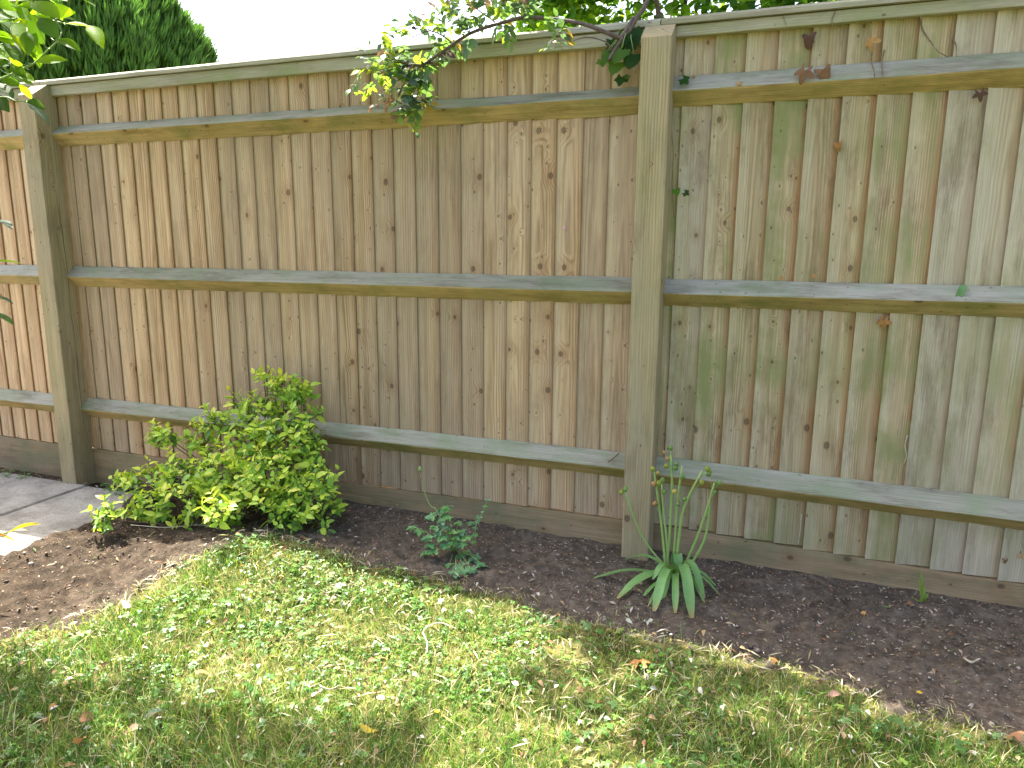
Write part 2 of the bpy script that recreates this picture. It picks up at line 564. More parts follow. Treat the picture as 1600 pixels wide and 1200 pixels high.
def base_z(x, y):
    """broad lie of the land"""
    x = np.asarray(x, float); y = np.asarray(y, float)
    edge = -2.27 + 0.12 * (fbm(y * 5 + 3, x * 2, 9, 3) - .44) + 0.10 * smooth(-.45, -.1, y) * -1.6
    path = 1 - smooth(edge - .06, edge + .10, x)
    z = 0.012 + 0.02 * np.exp(-((x + 1.2) / .8) ** 2) * smooth(-.9, -.2, y) - 0.012 * smooth(.4, 1.6, x)
    z = z + 0.055 * np.exp(-((x + 1.30) / .38) ** 2 - ((y + .62) / .26) ** 2)
    return z * (1 - path) - 0.065 * path


def soil_z(x, y):
    path = 1 - smooth(-2.5, -2.2, x)
    clod = (fbm(x * 14, y * 14, 21, 3) - .44) * .045 + np.maximum(0, fbm(x * 42, y * 42, 5, 3) - .42) * .055
    clod = clod * (.35 + .65 * smooth(-.04, -.22, y))
    clod = clod + np.maximum(0, vnoise(x * 30 + 3 * fbm(x * 8, y * 8, 13, 2), y * 34 + 3 * fbm(y * 9, x * 9, 14, 2), 77) - .55) * .05 * smooth(.3, .6, fbm(x * 6, y * 6, 15, 2)) * smooth(-1.2, -1.6, x)
    return base_z(x, y) + clod * (1 - .55 * path)


def lawn_z(x, y):
    return base_z(x, y) + 0.012 + (fbm(x * 5, y * 5, 31, 3) - .44) * .03


def grid(x0, x1, y0, y1, st):
    xs = np.arange(x0, x1 + st / 2, st); ys = np.arange(y0, y1 + st / 2, st)
    Xg, Yg = np.meshgrid(xs, ys)
    nx, ny = len(xs), len(ys)
    i = np.arange(nx * ny).reshape(ny, nx)
    F = np.stack([i[:-1, :-1], i[:-1, 1:], i[1:, 1:], i[1:, :-1]], -1).reshape(-1, 4)
    return Xg.ravel(), Yg.ravel(), F


# far ground
n = NT("far_turf")
gp = n.node("ShaderNodeNewGeometry").outputs["Position"]
M_FAR = n.done(n.principled(n.mix(n.noise(gp, 3.0, 5.0), (0.07, 0.10, 0.03), (0.13, 0.13, 0.06)), .95))
g = link("ground", mesh_np("ground", [(-300, -300, -.16), (300, -300, -.16), (300, 300, -.16), (-300, 300, -.16)], [(0, 1, 2, 3)]), M_FAR)
tag(g, "wide flat turf reaching far beyond the fence", None, None, "structure")

# soil
n = NT("garden_soil")
gp = n.node("ShaderNodeNewGeometry").outputs["Position"]
n1 = n.noise(gp, 30.0, 6.0, .7); n2 = n.noise(gp, 190.0, 4.0, .7); n3 = n.noise(gp, 4.0, 3.0)
c = n.mix(n.rng(n1, .35, .68), (0.060, 0.048, 0.035), (0.165, 0.133, 0.097))
c = n.mix(n.rng(n2, .45, .75, 0, .7), c, (0.14, 0.112, 0.085))
c = n.mix(n.rng(n3, .4, .7, 0, .4), c, (0.046, 0.037, 0.026))
sx_ = n.node('ShaderNodeSeparateXYZ', {0: gp})
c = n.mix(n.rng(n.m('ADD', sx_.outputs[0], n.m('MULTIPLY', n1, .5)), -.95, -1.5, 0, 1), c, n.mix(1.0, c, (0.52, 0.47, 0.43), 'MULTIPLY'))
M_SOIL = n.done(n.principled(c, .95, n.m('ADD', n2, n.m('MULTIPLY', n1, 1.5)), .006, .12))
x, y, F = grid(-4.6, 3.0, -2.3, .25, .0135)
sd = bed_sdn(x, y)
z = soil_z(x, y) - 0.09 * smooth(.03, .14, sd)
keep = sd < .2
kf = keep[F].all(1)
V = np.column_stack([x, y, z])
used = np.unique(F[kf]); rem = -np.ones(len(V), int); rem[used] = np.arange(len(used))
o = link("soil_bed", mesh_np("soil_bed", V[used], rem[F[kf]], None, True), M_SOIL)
tag(o, "bare brown soil border along the foot of the fence", None, None, "structure")

# lawn floor (moss and thatch under the blades)
n = NT("mossy_lawn_floor")
gp = n.node("ShaderNodeNewGeometry").outputs["Position"]
n1 = n.noise(gp, 7.0, 4.0, .6); n2 = n.noise(gp, 90.0, 5.0, .7)
c = n.mix(n.rng(n1, .38, .62), (0.065, 0.068, 0.018), (0.20, 0.17, 0.065))
c = n.mix(n.rng(n2, .4, .7, 0, .8), c, (0.07, 0.075, 0.02))
M_LAWN = n.done(n.principled(c, .95, n2, .01, .1))
x, y, F = grid(-3.6, 3.6, -5.6, -.25, .03)
sd = bed_sdn(x, y)
z = lawn_z(x, y) - 0.10 * smooth(.02, -.10, sd)
keep = sd > -.2
kf = keep[F].all(1)
V = np.column_stack([x, y, z])
used = np.unique(F[kf]); rem = -np.ones(len(V), int); rem[used] = np.arange(len(used))
o = link("lawn", mesh_np("lawn", V[used], rem[F[kf]], None, True), M_LAWN)
tag(o, "patchy mossy lawn in front of the soil border", None, None, "structure")

# paving path of concrete slabs
n = NT("weathered_concrete")
tc = n.node("ShaderNodeNewGeometry").outputs["Position"]
n1 = n.noise(tc, 5.0, 6.0, .65); n2 = n.noise(tc, 60.0, 4.0, .7); n3 = n.noise(tc, 260.0, 2.0, .6)
c = n.mix(n.rng(n1, .35, .65), (0.34, 0.32, 0.28), (0.19, 0.18, 0.155))
c = n.mix(n.rng(n2, .52, .72, 0, .7), c, (0.08, 0.075, 0.065))
c = n.mix(n.rng(n3, .55, .75, 0, .4), c, (0.38, 0.36, 0.33))
M_CONC = n.done(n.principled(c, .9, n.m('ADD', n2, n3), .003, .2))
path = link("path", mesh_np("path", *(lambda v, f: (v, f))(
    [(-7, -3.2, -.105), (-2.17, -3.2, -.105), (-2.17, -.10, -.105), (-7, -.10, -.105)], [(0, 1, 2, 3)])), M_SOIL)
tag(path, "grey concrete slab path beside the left fence post", None, None, "structure")
for ci in range(6):
    for ri in range(5):
        x1 = -2.16 - .61 * ci; x0 = x1 - .602
        y1 = -.108 - .60 * ri; y0 = y1 - .592
        zt = -.040 + random.uniform(-.004, .004)
        cxs = [x0, x1]; cys = [y0, y1]
        b = .008
        prof = [(0, -.05), (0, -b), (b, 0)]
        Vv = []; Ff = []
        for (ins, dz) in prof:
            for (px, py) in ((x0 + ins, y0 + ins), (x1 - ins, y0 + ins), (x1 - ins, y1 - ins), (x0 + ins, y1 - ins)):
                Vv.append((px + random.uniform(-.002, .002), py + random.uniform(-.002, .002), zt + dz + .0 * px))
        for k in range(2):
            for j in range(4):
                Ff.append((k * 4 + j, k * 4 + (j + 1) % 4, k * 4 + 4 + (j + 1) % 4, k * 4 + 4 + j))
        Ff.append((8, 9, 10, 11))
        cx, cy = (x0 + x1) / 2, (y0 + y1) / 2
        mb = MB(); mb.add(Vv, Ff)
        link("slab", mb.mesh("slab", (cx, cy, 0)), M_CONC, path, (cx, cy, 0))

# ------------------------------------------------------------------ fence
XL, XM = -2.8776, 0.0
PW = .05
SLOPE_R = -0.0318


def board_mesh(w, h, flip=False):
    """feather-edged board: thick edge left and proud, thin edge tucked behind its neighbour"""
    hw = w / 2
    wp = random.uniform(-.0012, .0012)
    prof = [(-hw + .002, .0010), (-hw, -.0046), (-hw + .0014, -.0060), (0, .0006 + wp), (hw - .001, .0072), (hw, .0078), (hw, .0120)]
    if flip:
        prof = [(-hw + .001, .0010), (-hw, -.0048), (-hw + .0014, -.0060), (0, -.0008 + wp), (hw - .001, .0048), (hw, .0054), (hw, .0098)]
    zs = [0, h * .33, h * .66, h]
    V = []; F = []
    k = len(prof)
    for i, zz in enumerate(zs):
        sx = random.uniform(-.0008, .0008); sy = random.uniform(-.0009, .0009) if 0 < i < 3 else 0
        for (px, py) in prof:
            zj = zz + (random.uniform(-.0015, .0015) if i in (0,) else 0)
            V.append((px + sx, py + sy, zj))
    for i in range(3):
        for j in range(k):
            a, b = i * k + j, i * k + (j + 1) % k
            F.append((a, b, b + k, a + k))
    F.append(tuple(range(k))[::-1]); F.append(tuple(3 * k + j for j in range(k)))
    # faces wound so normals look outwards
    if flip:
        V = [(-a, b, c) for a, b, c in V]; F = [f[::-1] for f in F]
    me = bpy.data.meshes.new("board"); me.from_pydata(V, [], [f[::-1] for f in F]); me.update()
    return me


def beam(name, x0, x1, prof, mats, face_mat, parent, zslope=0.0, seg=24, wob=.0012, moss=.6, cuts=None, **kw):
    """a rail along X with profile [(y,z)...] given counter-clockwise seen from +X"""
    base = np.array(parent.location)
    cx = (x0 + x1) / 2
    V = []; F = []; mi = []
    k = len(prof)
    ph = random.uniform(0, 50)
    for i in range(seg + 1):
        t = i / seg; xx = x0 + (x1 - x0) * t
        for j, (py, pz) in enumerate(prof):
            wy = (float(vnoise(xx * 7 + ph, j * 3.3, 5)) - .5) * 2 * wob
            wz = (float(vnoise(xx * 6 + ph, j * 5.1 + 9, 6)) - .5) * 2 * wob
            V.append((xx - cx, py + wy, pz + wz + zslope * (xx - cx)))
    for i in range(seg):
        for j in range(k):
            a, b = i * k + j, i * k + (j + 1) % k
            F.append((a, b, b + k, a + k)); mi.append(face_mat[j])
    F.append(tuple(range(k))[::-1]); mi.append(face_mat[0])
    F.append(tuple(seg * k + j for j in range(k))); mi.append(face_mat[0])
    me = bpy.data.meshes.new(name); me.from_pydata(V, [], F); me.update()
    for m_ in mats: me.materials.append(m_)
    me.polygons.foreach_set("material_index", mi)
    import bmesh
    bm = bmesh.new(); bm.from_mesh(me); bmesh.ops.recalc_face_normals(bm, faces=bm.faces); bm.to_mesh(me); bm.free()
    o = link(name, me, None, parent, (cx - base[0], -base[1], -base[2]))
    wood_props(o, moss, **kw)
    return o


def fence_bay(xa, xb, starts, bw, label, mat, moss, zb0, slope, rails, cap, flip=False, val=(.80, 1.14)):
    """xa..xb clear width between posts"""
    root = empty("fence", ((xa + xb) / 2, 0, 0), label, "fence", "fence bays along the garden edge")
    cx = (xa + xb) / 2
    grp = 0; ks = random.uniform(0, 60); left = 0
    for i, xs in enumerate(starts):
        if left == 0:
            ks = random.uniform(0, 60); left = random.choice([1, 2, 3, 4, 5]); pith = random.uniform(-.09, .09); gv = random.uniform(*val); gt = random.uniform(.1, .95)
        left -= 1
        w = bw[i] if hasattr(bw, '__len__') else bw
        xc = xs - .027 + w / 2 if flip else xs + w / 2
        zb = zb0 + slope * xc + random.uniform(.001, .005)
        h = 1.892 - zb
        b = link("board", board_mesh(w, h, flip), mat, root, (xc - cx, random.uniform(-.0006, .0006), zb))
        b.rotation_euler = (0, random.uniform(-.0012, .0012), 0)
        wood_props(b, moss * random.uniform(.3, 1.5), min(1, max(0, gt + random.uniform(-.2, .2))), gv * random.uniform(.94, 1.06), ks, pith + random.uniform(-.02, .02))
    for (zt, zm, zl, sl) in rails:
        zc = zm + sl * (cx)
        prof = [(-.0055, zl + sl * cx), (-.0055, zt + sl * cx), (-.0500, zm + .0035 + sl * cx), (-.0525, zm - .0010 + sl * cx), (-.0500, zm - .005 + sl * cx)]
        beam("arris_rail", xa - .003, xb + .003, prof, [M_RAIL_TOP, M_RAIL_LOW], [1, 0, 0, 1, 1], root, sl, 40, .0018, 1.0, val=random.uniform(.86, 1.0))
    zc0, zc1, zc2 = cap
    beam("counter_rail", xa + .001, xb - .001, [(-.0062, zc0), (-.0062, zc1 - .0015), (-.030, zc1 - .0015), (-.032, zc1 - .0035), (-.032, zc0 + .002), (-.030, zc0)],
         [M_CAP], [0] * 6, root, 0, 30, .0010, .8)
    beam("capping_strip", xa - .0485, xb + .0485, [(-.044, zc1 + .001), (.050, zc1 + .001), (.050, zc2 + .004), (-.028, zc2 + .0015), (-.041, zc2 - .006), (-.044, zc2 - .010)],
         [M_CAP], [0] * 6, root, 0, 30, .0009, .35)
    gz0 = -.085
    zg = zb0 + slope * cx
    beam("gravel_board", xa - .03, xb + .03, [(-.0078, gz0), (-.0062, zg - .0015), (.0165, zg - .0015), (.0168, zg + .05), (.034, zg + .05), (.034, gz0)],  # raised rear lip added to stop sun leaking under the boards
         [M_GRAVEL], [0] * 6, root, slope, 24, .0012, .8)
    return root


RAILS = [(1.7035, 1.6640, 1.612, 0), (1.0495, 1.0000, .951, 0), (.3894, .3398, .2908, 0)]
RAILS_R = [(1.7266, 1.6740, 1.630, 0), (1.0461, .9984, .9512, 0), (.3896, .3346, .2890, -.0188)]
# middle bay
j0 = [-2.777 + .0965 * i for i in range(28)]
starts = [-2.850] + [j + random.uniform(-.002, .002) for j in j0]
bw = [.103] + [.1235] * 27 + [.160]
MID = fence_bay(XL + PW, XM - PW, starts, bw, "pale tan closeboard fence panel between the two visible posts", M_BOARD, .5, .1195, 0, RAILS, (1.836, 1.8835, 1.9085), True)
# right bay
starts = [.030, .077] + [.177 + .1000 * i + random.uniform(-.003, .003) for i in range(26)]
bw = [.060] + [.128] * 27
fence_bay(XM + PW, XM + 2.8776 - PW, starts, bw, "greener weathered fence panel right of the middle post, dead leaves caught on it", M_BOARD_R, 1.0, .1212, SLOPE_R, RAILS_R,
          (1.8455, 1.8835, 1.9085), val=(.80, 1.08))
# left bay
starts = [XL - .045 - .0965 * (i + 1) for i in range(29)][::-1]
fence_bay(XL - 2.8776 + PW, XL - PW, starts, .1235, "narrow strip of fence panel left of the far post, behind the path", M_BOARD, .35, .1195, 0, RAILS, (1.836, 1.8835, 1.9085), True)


def post(xc, label, val, zoff=0.0):
    root_z = -.35
    prof = [(-.121, root_z), (-.121, 1.829 + zoff), (-.047, 1.8832), (-.0095, 1.8832), (-.0095, root_z)]
    hw = PW
    V = []; F = []
    e = .003
    xsx = [-hw, -hw + e, hw - e, hw]
    k = len(prof)
    segs = 14
    # front/back loops: build as stacked rings for a slightly uneven sawn surface
    zs = list(np.linspace(root_z, 1.80, segs)) 
    ring_n = 8
    def ring(zf, zb):
        return [(-hw, -.0095, zb), (-hw, -.121 + e, zf), (-hw + e, -.121, zf), (hw - e, -.121, zf), (hw, -.121 + e, zf), (hw, -.0095, zb)]
    rings = [ring(zz, zz) for zz in zs]
    for r in rings:
        jx = random.uniform(-.0012, .0012); jy = random.uniform(-.0008, .0008)
        for (a, b, c_) in r: V.append((a + jx, b + jy, c_))
    q = 6
    for i in range(segs - 1):
        for j in range(q):
            a, b = i * q + j, i * q + (j + 1) % q
            F.append((a, b, b + q, a + q))
    o = len(V)
    sl_ = (1.8832 - (1.829 + zoff)) / .074
    top = [(-hw, -.0095, 1.8832), (-hw, -.047, 1.8832), (-hw, -.121 + e, 1.829 + zoff + e * sl_), (-hw + e, -.121, 1.829 + zoff), (hw - e, -.121, 1.829 + zoff),
           (hw, -.121 + e, 1.829 + zoff + e * sl_), (hw, -.047, 1.8832), (hw, -.0095, 1.8832)]
    V += top
    L = (segs - 1) * q
    F += [(L + 0, L + 1, o + 2, o + 1, o + 0), (L + 1, L + 2, o + 3, o + 2), (L + 2, L + 3, o + 4, o + 3), (L + 3, L + 4, o + 5, o + 4),
          (L + 4, L + 5, o + 7, o + 6, o + 5), (L + 5, L + 0, o + 0, o + 7), (o + 1, o + 2, o + 3, o + 4, o + 5, o + 6), (o + 0, o + 1, o + 6, o + 7)]
    me = bpy.data.meshes.new("fence_post"); me.from_pydata(V, [], F); me.update()
    import bmesh
    bm = bmesh.new(); bm.from_mesh(me); bmesh.ops.recalc_face_normals(bm, faces=bm.faces); bm.to_mesh(me); bm.free()
    ob = link("fence_post", me, M_POST, None, (xc, 0, 0))
    wood_props(ob, .7, .5, val, pith=-.02)
    tag(ob, label, "fence post", "fence posts")
    return ob


post(XM, "square timber fence post with a sloping top standing right of centre", .93)
post(XL, "square timber fence post at the path, far left", .92)

# ------------------------------------------------------------------ foliage materials
M_LEAF = leaf_mat("fresh_leaf")
M_GLOSS = leaf_mat("glossy_leaf", .5, .62, .08, (1.9, 1.8, .4))
M_ROSE = leaf_mat("rose_leaf", .38, .5, .4, (1.35, 1.3, .7))
M_GRASS = leaf_mat("grass_blade", .5, .42, .25, (1.15, 1.15, .6), .1)
M_WEED = leaf_mat("lawn_weed_leaf", .34, .36, .42)
M_DEAD = leaf_mat("dead_leaf_tissue", .7, .2, .15, (1.1, .9, .7), .5)
M_CONIF = leaf_mat("conifer_spray", .55, .22, .2, (1.1, 1.15, .6), .2)
M_BARK = plain("brown_bark", (0.11, 0.08, 0.055), .85, 60, .4, None, .003)
M_CANE = plain("rose_cane_bark", (0.13, 0.09, 0.075), .6, 80, .4, None, .002)
M_STALK = plain("green_stalk", (0.24, 0.36, 0.10), .5, 30, .25, (0.33, 0.38, 0.13), .001)
M_DRY = plain("dry_stem", (0.22, 0.16, 0.10), .8, 60, .4, None, .001)
M_WHITE = plain("pale_dry_stalk", (0.45, 0.40, 0.29), .8, 60, .2, None, .001)

TP_OV = [leaf_tpl(1, .52, 4, .3, .18), leaf_tpl(1, .58, 4, .18, .32), leaf_tpl(1, .46, 4, .4, .05)]

# ------------------------------------------------------------------ golden shrub
B0 = np.array([-1.52, -.22, 0.0])
shrub = empty("golden_shrub", B0, "yellow-green small-leaved shrub spreading on the soil against the pale fence panel", "shrub")
blobs = [(173, 812, -.66, .045, 1), (345, 800, -.66, .038, 1), (240, 795, -.46, .075, 0), (300, 790, -.45, .09, 0), (380, 800, -.44, .09, 0), (450, 800, -.42, .09, 0),
         (505, 808, -.38, .055, 0), (230, 755, -.34, .06, 0), (285, 745, -.33, .07, 0), (350, 745, -.36, .12, 0), (430, 750, -.36, .12, 0), (490, 765, -.33, .075, 0),
         (395, 700, -.25, .10, 0), (455, 700, -.24, .09, 0), (345, 665, -.18, .055, 0), (315, 690, -.2, .06, 0), (385, 640, -.17, .05, 0), (415, 655, -.16, .07, 0), (480, 720, -.24, .06, 0),
         (447, 628, -.13, .055, 0), (466, 625, -.12, .045, 0), (474, 655, -.14, .05, 0), (482, 690, -.18, .05, 0), (262, 690, -.25, .05, 0), (445, 603, -.12, .032, 0), 
         (412, 590, -.12, .016, 0), (258, 680, -.26, .02, 0), (200, 752, -.36, .022, 0)]
pos, dd, nn, sc, ci = [], [], [], [], []
stems = MB()
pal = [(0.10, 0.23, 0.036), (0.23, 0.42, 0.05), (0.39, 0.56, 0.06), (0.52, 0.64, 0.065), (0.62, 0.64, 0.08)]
for (u, v, y, r, lit) in blobs:
    c0 = at_y(u, v, y)
    if c0[2] < r * .55: c0[2] = r * .55
    stem = bez([B0 + rng.normal(0, .03, 3) * (1, .6, 0), (B0 + c0) / 2 + np.array([0, 0, -.03]) * (c0[2] < .15), c0], 7)
    if stem[:, 2].min() < 0.0: stem[:, 2] = np.maximum(stem[:, 2], .008)
    Vt, Ft = tube(stem, np.linspace(.004, .0018, 7), 5); stems.add(Vt, Ft)
    ns = int(5 + 2300 * r * r * 2.4)
    for s_ in range(ns):
        e = rng.normal(0, 1, 3); e /= np.linalg.norm(e)
        rad = r * rng.uniform(.3, 1.0)
        a = c0 + e * rad * np.array([1.15, 1, 1.0])
        if a[2] < .012: a[2] = rng.uniform(.012, .04)
        if a[1] > -.062: a[1] = -.062 - rng.uniform(0, .02)
        dr = e * .8 + np.array([0, -.25, .75]) + rng.normal(0, .3, 3)
        if a[2] < .06: dr[2] = abs(dr[2]) * .6
        dr /= np.linalg.norm(dr)
        Ls = rng.uniform(.03, .085)
        pts = [a, a + dr * Ls * .5 + np.array([0, 0, .004]), a + dr * Ls]
        Vt, Ft = tube(pts, [.0014, .0011, .0007], 4); stems.add(Vt, Ft)
        npair = rng.integers(2, 5)
        side = np.cross(dr, rng.normal(0, 1, 3)); side /= np.linalg.norm(side)
        for k in range(npair):
            t = (k + .6) / npair
            bp = pts[0] + (pts[2] - pts[0]) * t
            side = np.cross(dr, side); side /= np.linalg.norm(side) + 1e-9
            for sg in (-1, 1):
                if rng.random() < .08: continue
                ld = side * sg + dr * rng.uniform(.2, .9) + np.array([0, 0, .15]) + rng.normal(0, .18, 3)
                nrm = dr * .9 + np.array([0, -.15, .8]) + rng.normal(0, .25, 3)
                ln = min(.050, rng.lognormal(-3.50, .28)) * (1.0 - .25 * (t > .9))
                tipp = bp + ld / np.linalg.norm(ld) * ln
                if tipp[1] > -.008 or tipp[2] < .004: continue
                pos.append(bp); dd.append(ld); nn.append(nrm); sc.append(ln)
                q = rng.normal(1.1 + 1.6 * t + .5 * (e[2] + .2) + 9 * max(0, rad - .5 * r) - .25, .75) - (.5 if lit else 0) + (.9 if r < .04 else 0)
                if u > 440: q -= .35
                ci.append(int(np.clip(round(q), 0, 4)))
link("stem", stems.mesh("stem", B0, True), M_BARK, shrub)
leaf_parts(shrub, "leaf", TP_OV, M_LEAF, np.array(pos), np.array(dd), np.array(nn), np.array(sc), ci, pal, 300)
N_SHRUB = len(pos)

# ------------------------------------------------------------------ columbine clump
CB = at_z(712, 868, .012)
colu = empty("columbine_plant", CB, "low blue-green plant with lobed leaves on the soil, in front of the pale panel", "plant")
TPL = [lobed_tpl(3, .42, .5, 22, .25, 1.6, .02, 1), lobed_tpl(3, .5, .5, 22, .1, 1.5, .03, 2), lobed_tpl(5, .35, .5, 26, .3, 1.8, .02, 3)]
pos, dd, nn, sc, ci = [], [], [], [], []
st = MB()
lv = [(655, 828), (668, 838), (680, 822), (690, 812), (700, 806), (715, 815), (672, 850), (690, 838), (705, 830), (720, 828), (735, 815), (690, 795), (700, 792), (665, 862), (678, 860),
      (698, 850), (708, 846), (722, 848), (718, 868), (700, 868), (703, 880), (715, 885), (728, 880), (740, 872), (752, 880), (712, 893), (725, 890), (735, 888), (742, 868), (728, 862),
      (645, 822), (685, 830), (712, 838), (695, 822), (676, 806), (728, 838)]
for (u, v) in lv:
    h = max(.03, (885 - v) / 480.0 * .9 + .03)
    if v > 860: h = rng.uniform(.03, .05)
    p = at_z(u, v, h)
    out = p - CB; out[2] = 0
    out = out / (np.linalg.norm(out) + .02)
    stalk = bez([CB + rng.normal(0, .008, 3) * (1, 1, 0), CB * .5 + p * .5 + np.array([0, 0, .02]), p], 6)
    Vt, Ft = tube(stalk, np.linspace(.0016, .0009, 6), 4); st.add(Vt, Ft)
    for k in range(3):
        ang = (k - 1) * 1.25 + rng.normal(0, .15)
        d = np.array([out[0] * math.cos(ang) - out[1] * math.sin(ang), out[0] * math.sin(ang) + out[1] * math.cos(ang), -.15 + rng.normal(0, .15)])
        if np.linalg.norm(d[:2]) < .2: d[:2] = rng.normal(0, 1, 2)
        pos.append(p); dd.append(d); nn.append(np.array([0, -.25, 1]) + rng.normal(0, .25, 3)); sc.append(rng.uniform(.042, .060))
        ci.append(int(rng.integers(0, 3)))
tall = bez([CB, at_y(684, 800, -.30), at_y(672, 790, -.30), at_y(661, 762, -.30), at_y(656, 738, -.30)], 10)
Vt, Ft = tube(tall, np.linspace(.0022, .0012, 10), 5); st.add(Vt, Ft)
link("stalk", st.mesh("stalk", CB, True), M_STALK, colu)
hd = MB()
for k in range(5):
    a = k * 1.256
    tipc = tall[-1]
    Vt, Ft = tube([tipc, tipc + np.array([math.cos(a) * .004, math.sin(a) * .004, .012]), tipc + np.array([math.cos(a) * .003, math.sin(a) * .003, .024])], [.0012, .003, .0006], 5)
    hd.add(Vt, Ft)
link("seed_head", hd.mesh("seed_head", CB, True), M_STALK, colu)
palc = [(0.12, 0.30, 0.12), (0.17, 0.36, 0.105), (0.15, 0.29, 0.155)]
leaf_parts(colu, "leaflet", TPL, M_LEAF, np.array(pos), np.array(dd), np.array(nn), np.array(sc), ci, palc, 300)

# leggy sprig to its right
SB = at_z(742, 858, .012)
sprig = empty("weed_sprig", SB, "single upright leafy sprig just right of the blue-green plant", "plant")
sp_ = bez([SB, at_y(742, 835, -.27), at_y(745, 815, -.26), at_y(755, 800, -.26), at_y(762, 780, -.26)], 9)
mb = MB(); Vt, Ft = tube(sp_, np.linspace(.0018, .0009, 9), 5); mb.add(Vt, Ft)
link("stalk", mb.mesh("stalk", SB, True), M_STALK, sprig)
pos, dd, nn, sc = [], [], [], []
for i in range(1, 9):
    for sg in (-1, 1):
        pos.append(sp_[i]); dd.append(np.array([sg * .9, -.5 + rng.normal(0, .3), .1 + rng.normal(0, .25)])); nn.append(np.array([0, -.5, 1]) + rng.normal(0, .2, 3)); sc.append(rng.uniform(.022, .036))
leaf_parts(sprig, "leaf", TPL, M_LEAF, np.array(pos), np.array(dd), np.array(nn), np.array(sc), rng.integers(0, 3, len(pos)), palc)

# ------------------------------------------------------------------ strap-leaved bulb plant with seed stalks
AB = at_z(1052, 908, .012)
AY = AB[1]
bulb = empty("bulb_plant", AB, "strap-leaved bulb plant with tall stalks of round seed pods beside the middle post", "plant")


def strap(pts, w, name="strap_leaf", tipc=False):
    P = bez(pts, 14)
    T = np.gradient(P, axis=0); T /= np.linalg.norm(T, axis=1)[:, None]
    V = []; F = []
    for i in range(14):
        t = i / 13
        ww = w * (.55 + .45 * smooth(0, .35, t)) * (1 - smooth(.86, 1.0, t) * .62)
        side = np.cross(T[i], [0, 0, 1.0]); 
        if np.linalg.norm(side) < .05: side = np.array([1., 0, 0])
        side /= np.linalg.norm(side); up = np.cross(side, T[i])
        for k, s_ in enumerate((-1, -.5, 0, .5, 1)):
            V.append(P[i] + side * s_ * ww / 2 + up * (.22 * abs(s_) ** 1.5 * ww * (1 - .6 * t)))
    for i in range(13):
        for k in range(4):
            a = i * 5 + k; F.append((a, a + 1, a + 6, a + 5))
    V = np.array(V)
    cols = np.tile(np.array([0.19, 0.36, 0.115]) * rng.uniform(.85, 1.15), (len(V), 1))
    tt = np.repeat(np.arange(14) / 13, 5)
    cols += (smooth(.3, 0, tt) * .10)[:, None] * np.array([1, .9, .3])
    if tipc:
        cols = cols * (1 - smooth(.9, 1, tt))[:, None] + smooth(.9, 1, tt)[:, None] * np.array([.34, .25, .09])
    me = mesh_np(name, V - AB, np.array(F), cols, True)
    return link(name, me, M_LEAF, bulb)


def g_(u, v, z): return at_z(u, v, z)


def arch(u, v, w, hmid=.09, z=.02, tip=False):
    w = w * 1.02
    tipp = at_z(u, v, z)
    m1 = AB * .72 + tipp * .28 + np.array([0, 0, hmid * .85]); m2 = AB * .38 + tipp * .62 + np.array([0, 0, hmid * .9])
    strap([AB + np.array([0, 0, .0]), m1, m2, tipp], w, tipc=tip)


arch(928, 903, .018, .035, .03)
arch(977, 874, .020, .05, .035)
arch(965, 935, .028, .055, .02, True)
arch(1000, 938, .012, .03, .02)
arch(1022, 955, .030, .085, .02, True)
arch(1035, 938, .024, .07, .03)
arch(1055, 958, .022, .07, .02, True)
arch(1081, 966, .034, .11, .02, True)
arch(1012, 948, .010, .04, .02, True)
arch(1125, 930, .010, .05, .02, True)
arch(990, 915, .012, .03, .02, True)
arch(1100, 935, .026, .10, .03, True)
arch(1118, 915, .018, .05, .03)
arch(1102, 945, .014, .06, .02, True)
arch(1060, 890, .030, .08, .09)
arch(1020, 905, .020, .06, .06)

# stalks: pixel paths with depth
stalks = [([(1050, 905), (1046, 840), (1050, 760), (1048, 712)], -.28, .0052, [(1048, 700), (1038, 707), (1043, 717), (1041, 728), (1056, 731), (1057, 725)]),
          ([(1044, 905), (1035, 830), (1027, 770), (1022, 735)], -.27, .0048, [(1020, 733), (1028, 739), (1022, 756), (1030, 755), (1023, 787)]),
          ([(1047, 900), (1042, 845), (1036, 790), (1034, 757)], -.29, .0038, [(1035, 750), (1038, 769)]),
          ([(1053, 905), (1055, 840), (1059, 780), (1066, 728)], -.30, .0042, [(1066, 745), (1054, 768), (1069, 780), (1059, 788)]),
          ([(1060, 885), (1061, 840), (1070, 790), (1097, 736)], -.31, .0050, [(1107, 740), (1105, 733), (1096, 754)]),
          ([(1062, 895), (1085, 850), (1103, 800), (1116, 755)], -.26, .0046, [(1117, 769), (1124, 755), (1108, 737)]),
          ([(1075, 895), (1098, 850), (1108, 800), (1108, 790)], -.24, .0044, []),
          ([(1040, 898), (1018, 860), (995, 820), (977, 768)], -.30, .0034, [(971, 769), (977, 764)])]
podc = [(0.20, 0.32, 0.08), (0.32, 0.36, 0.06), (0.48, 0.36, 0.09), (0.42, 0.24, 0.10)]


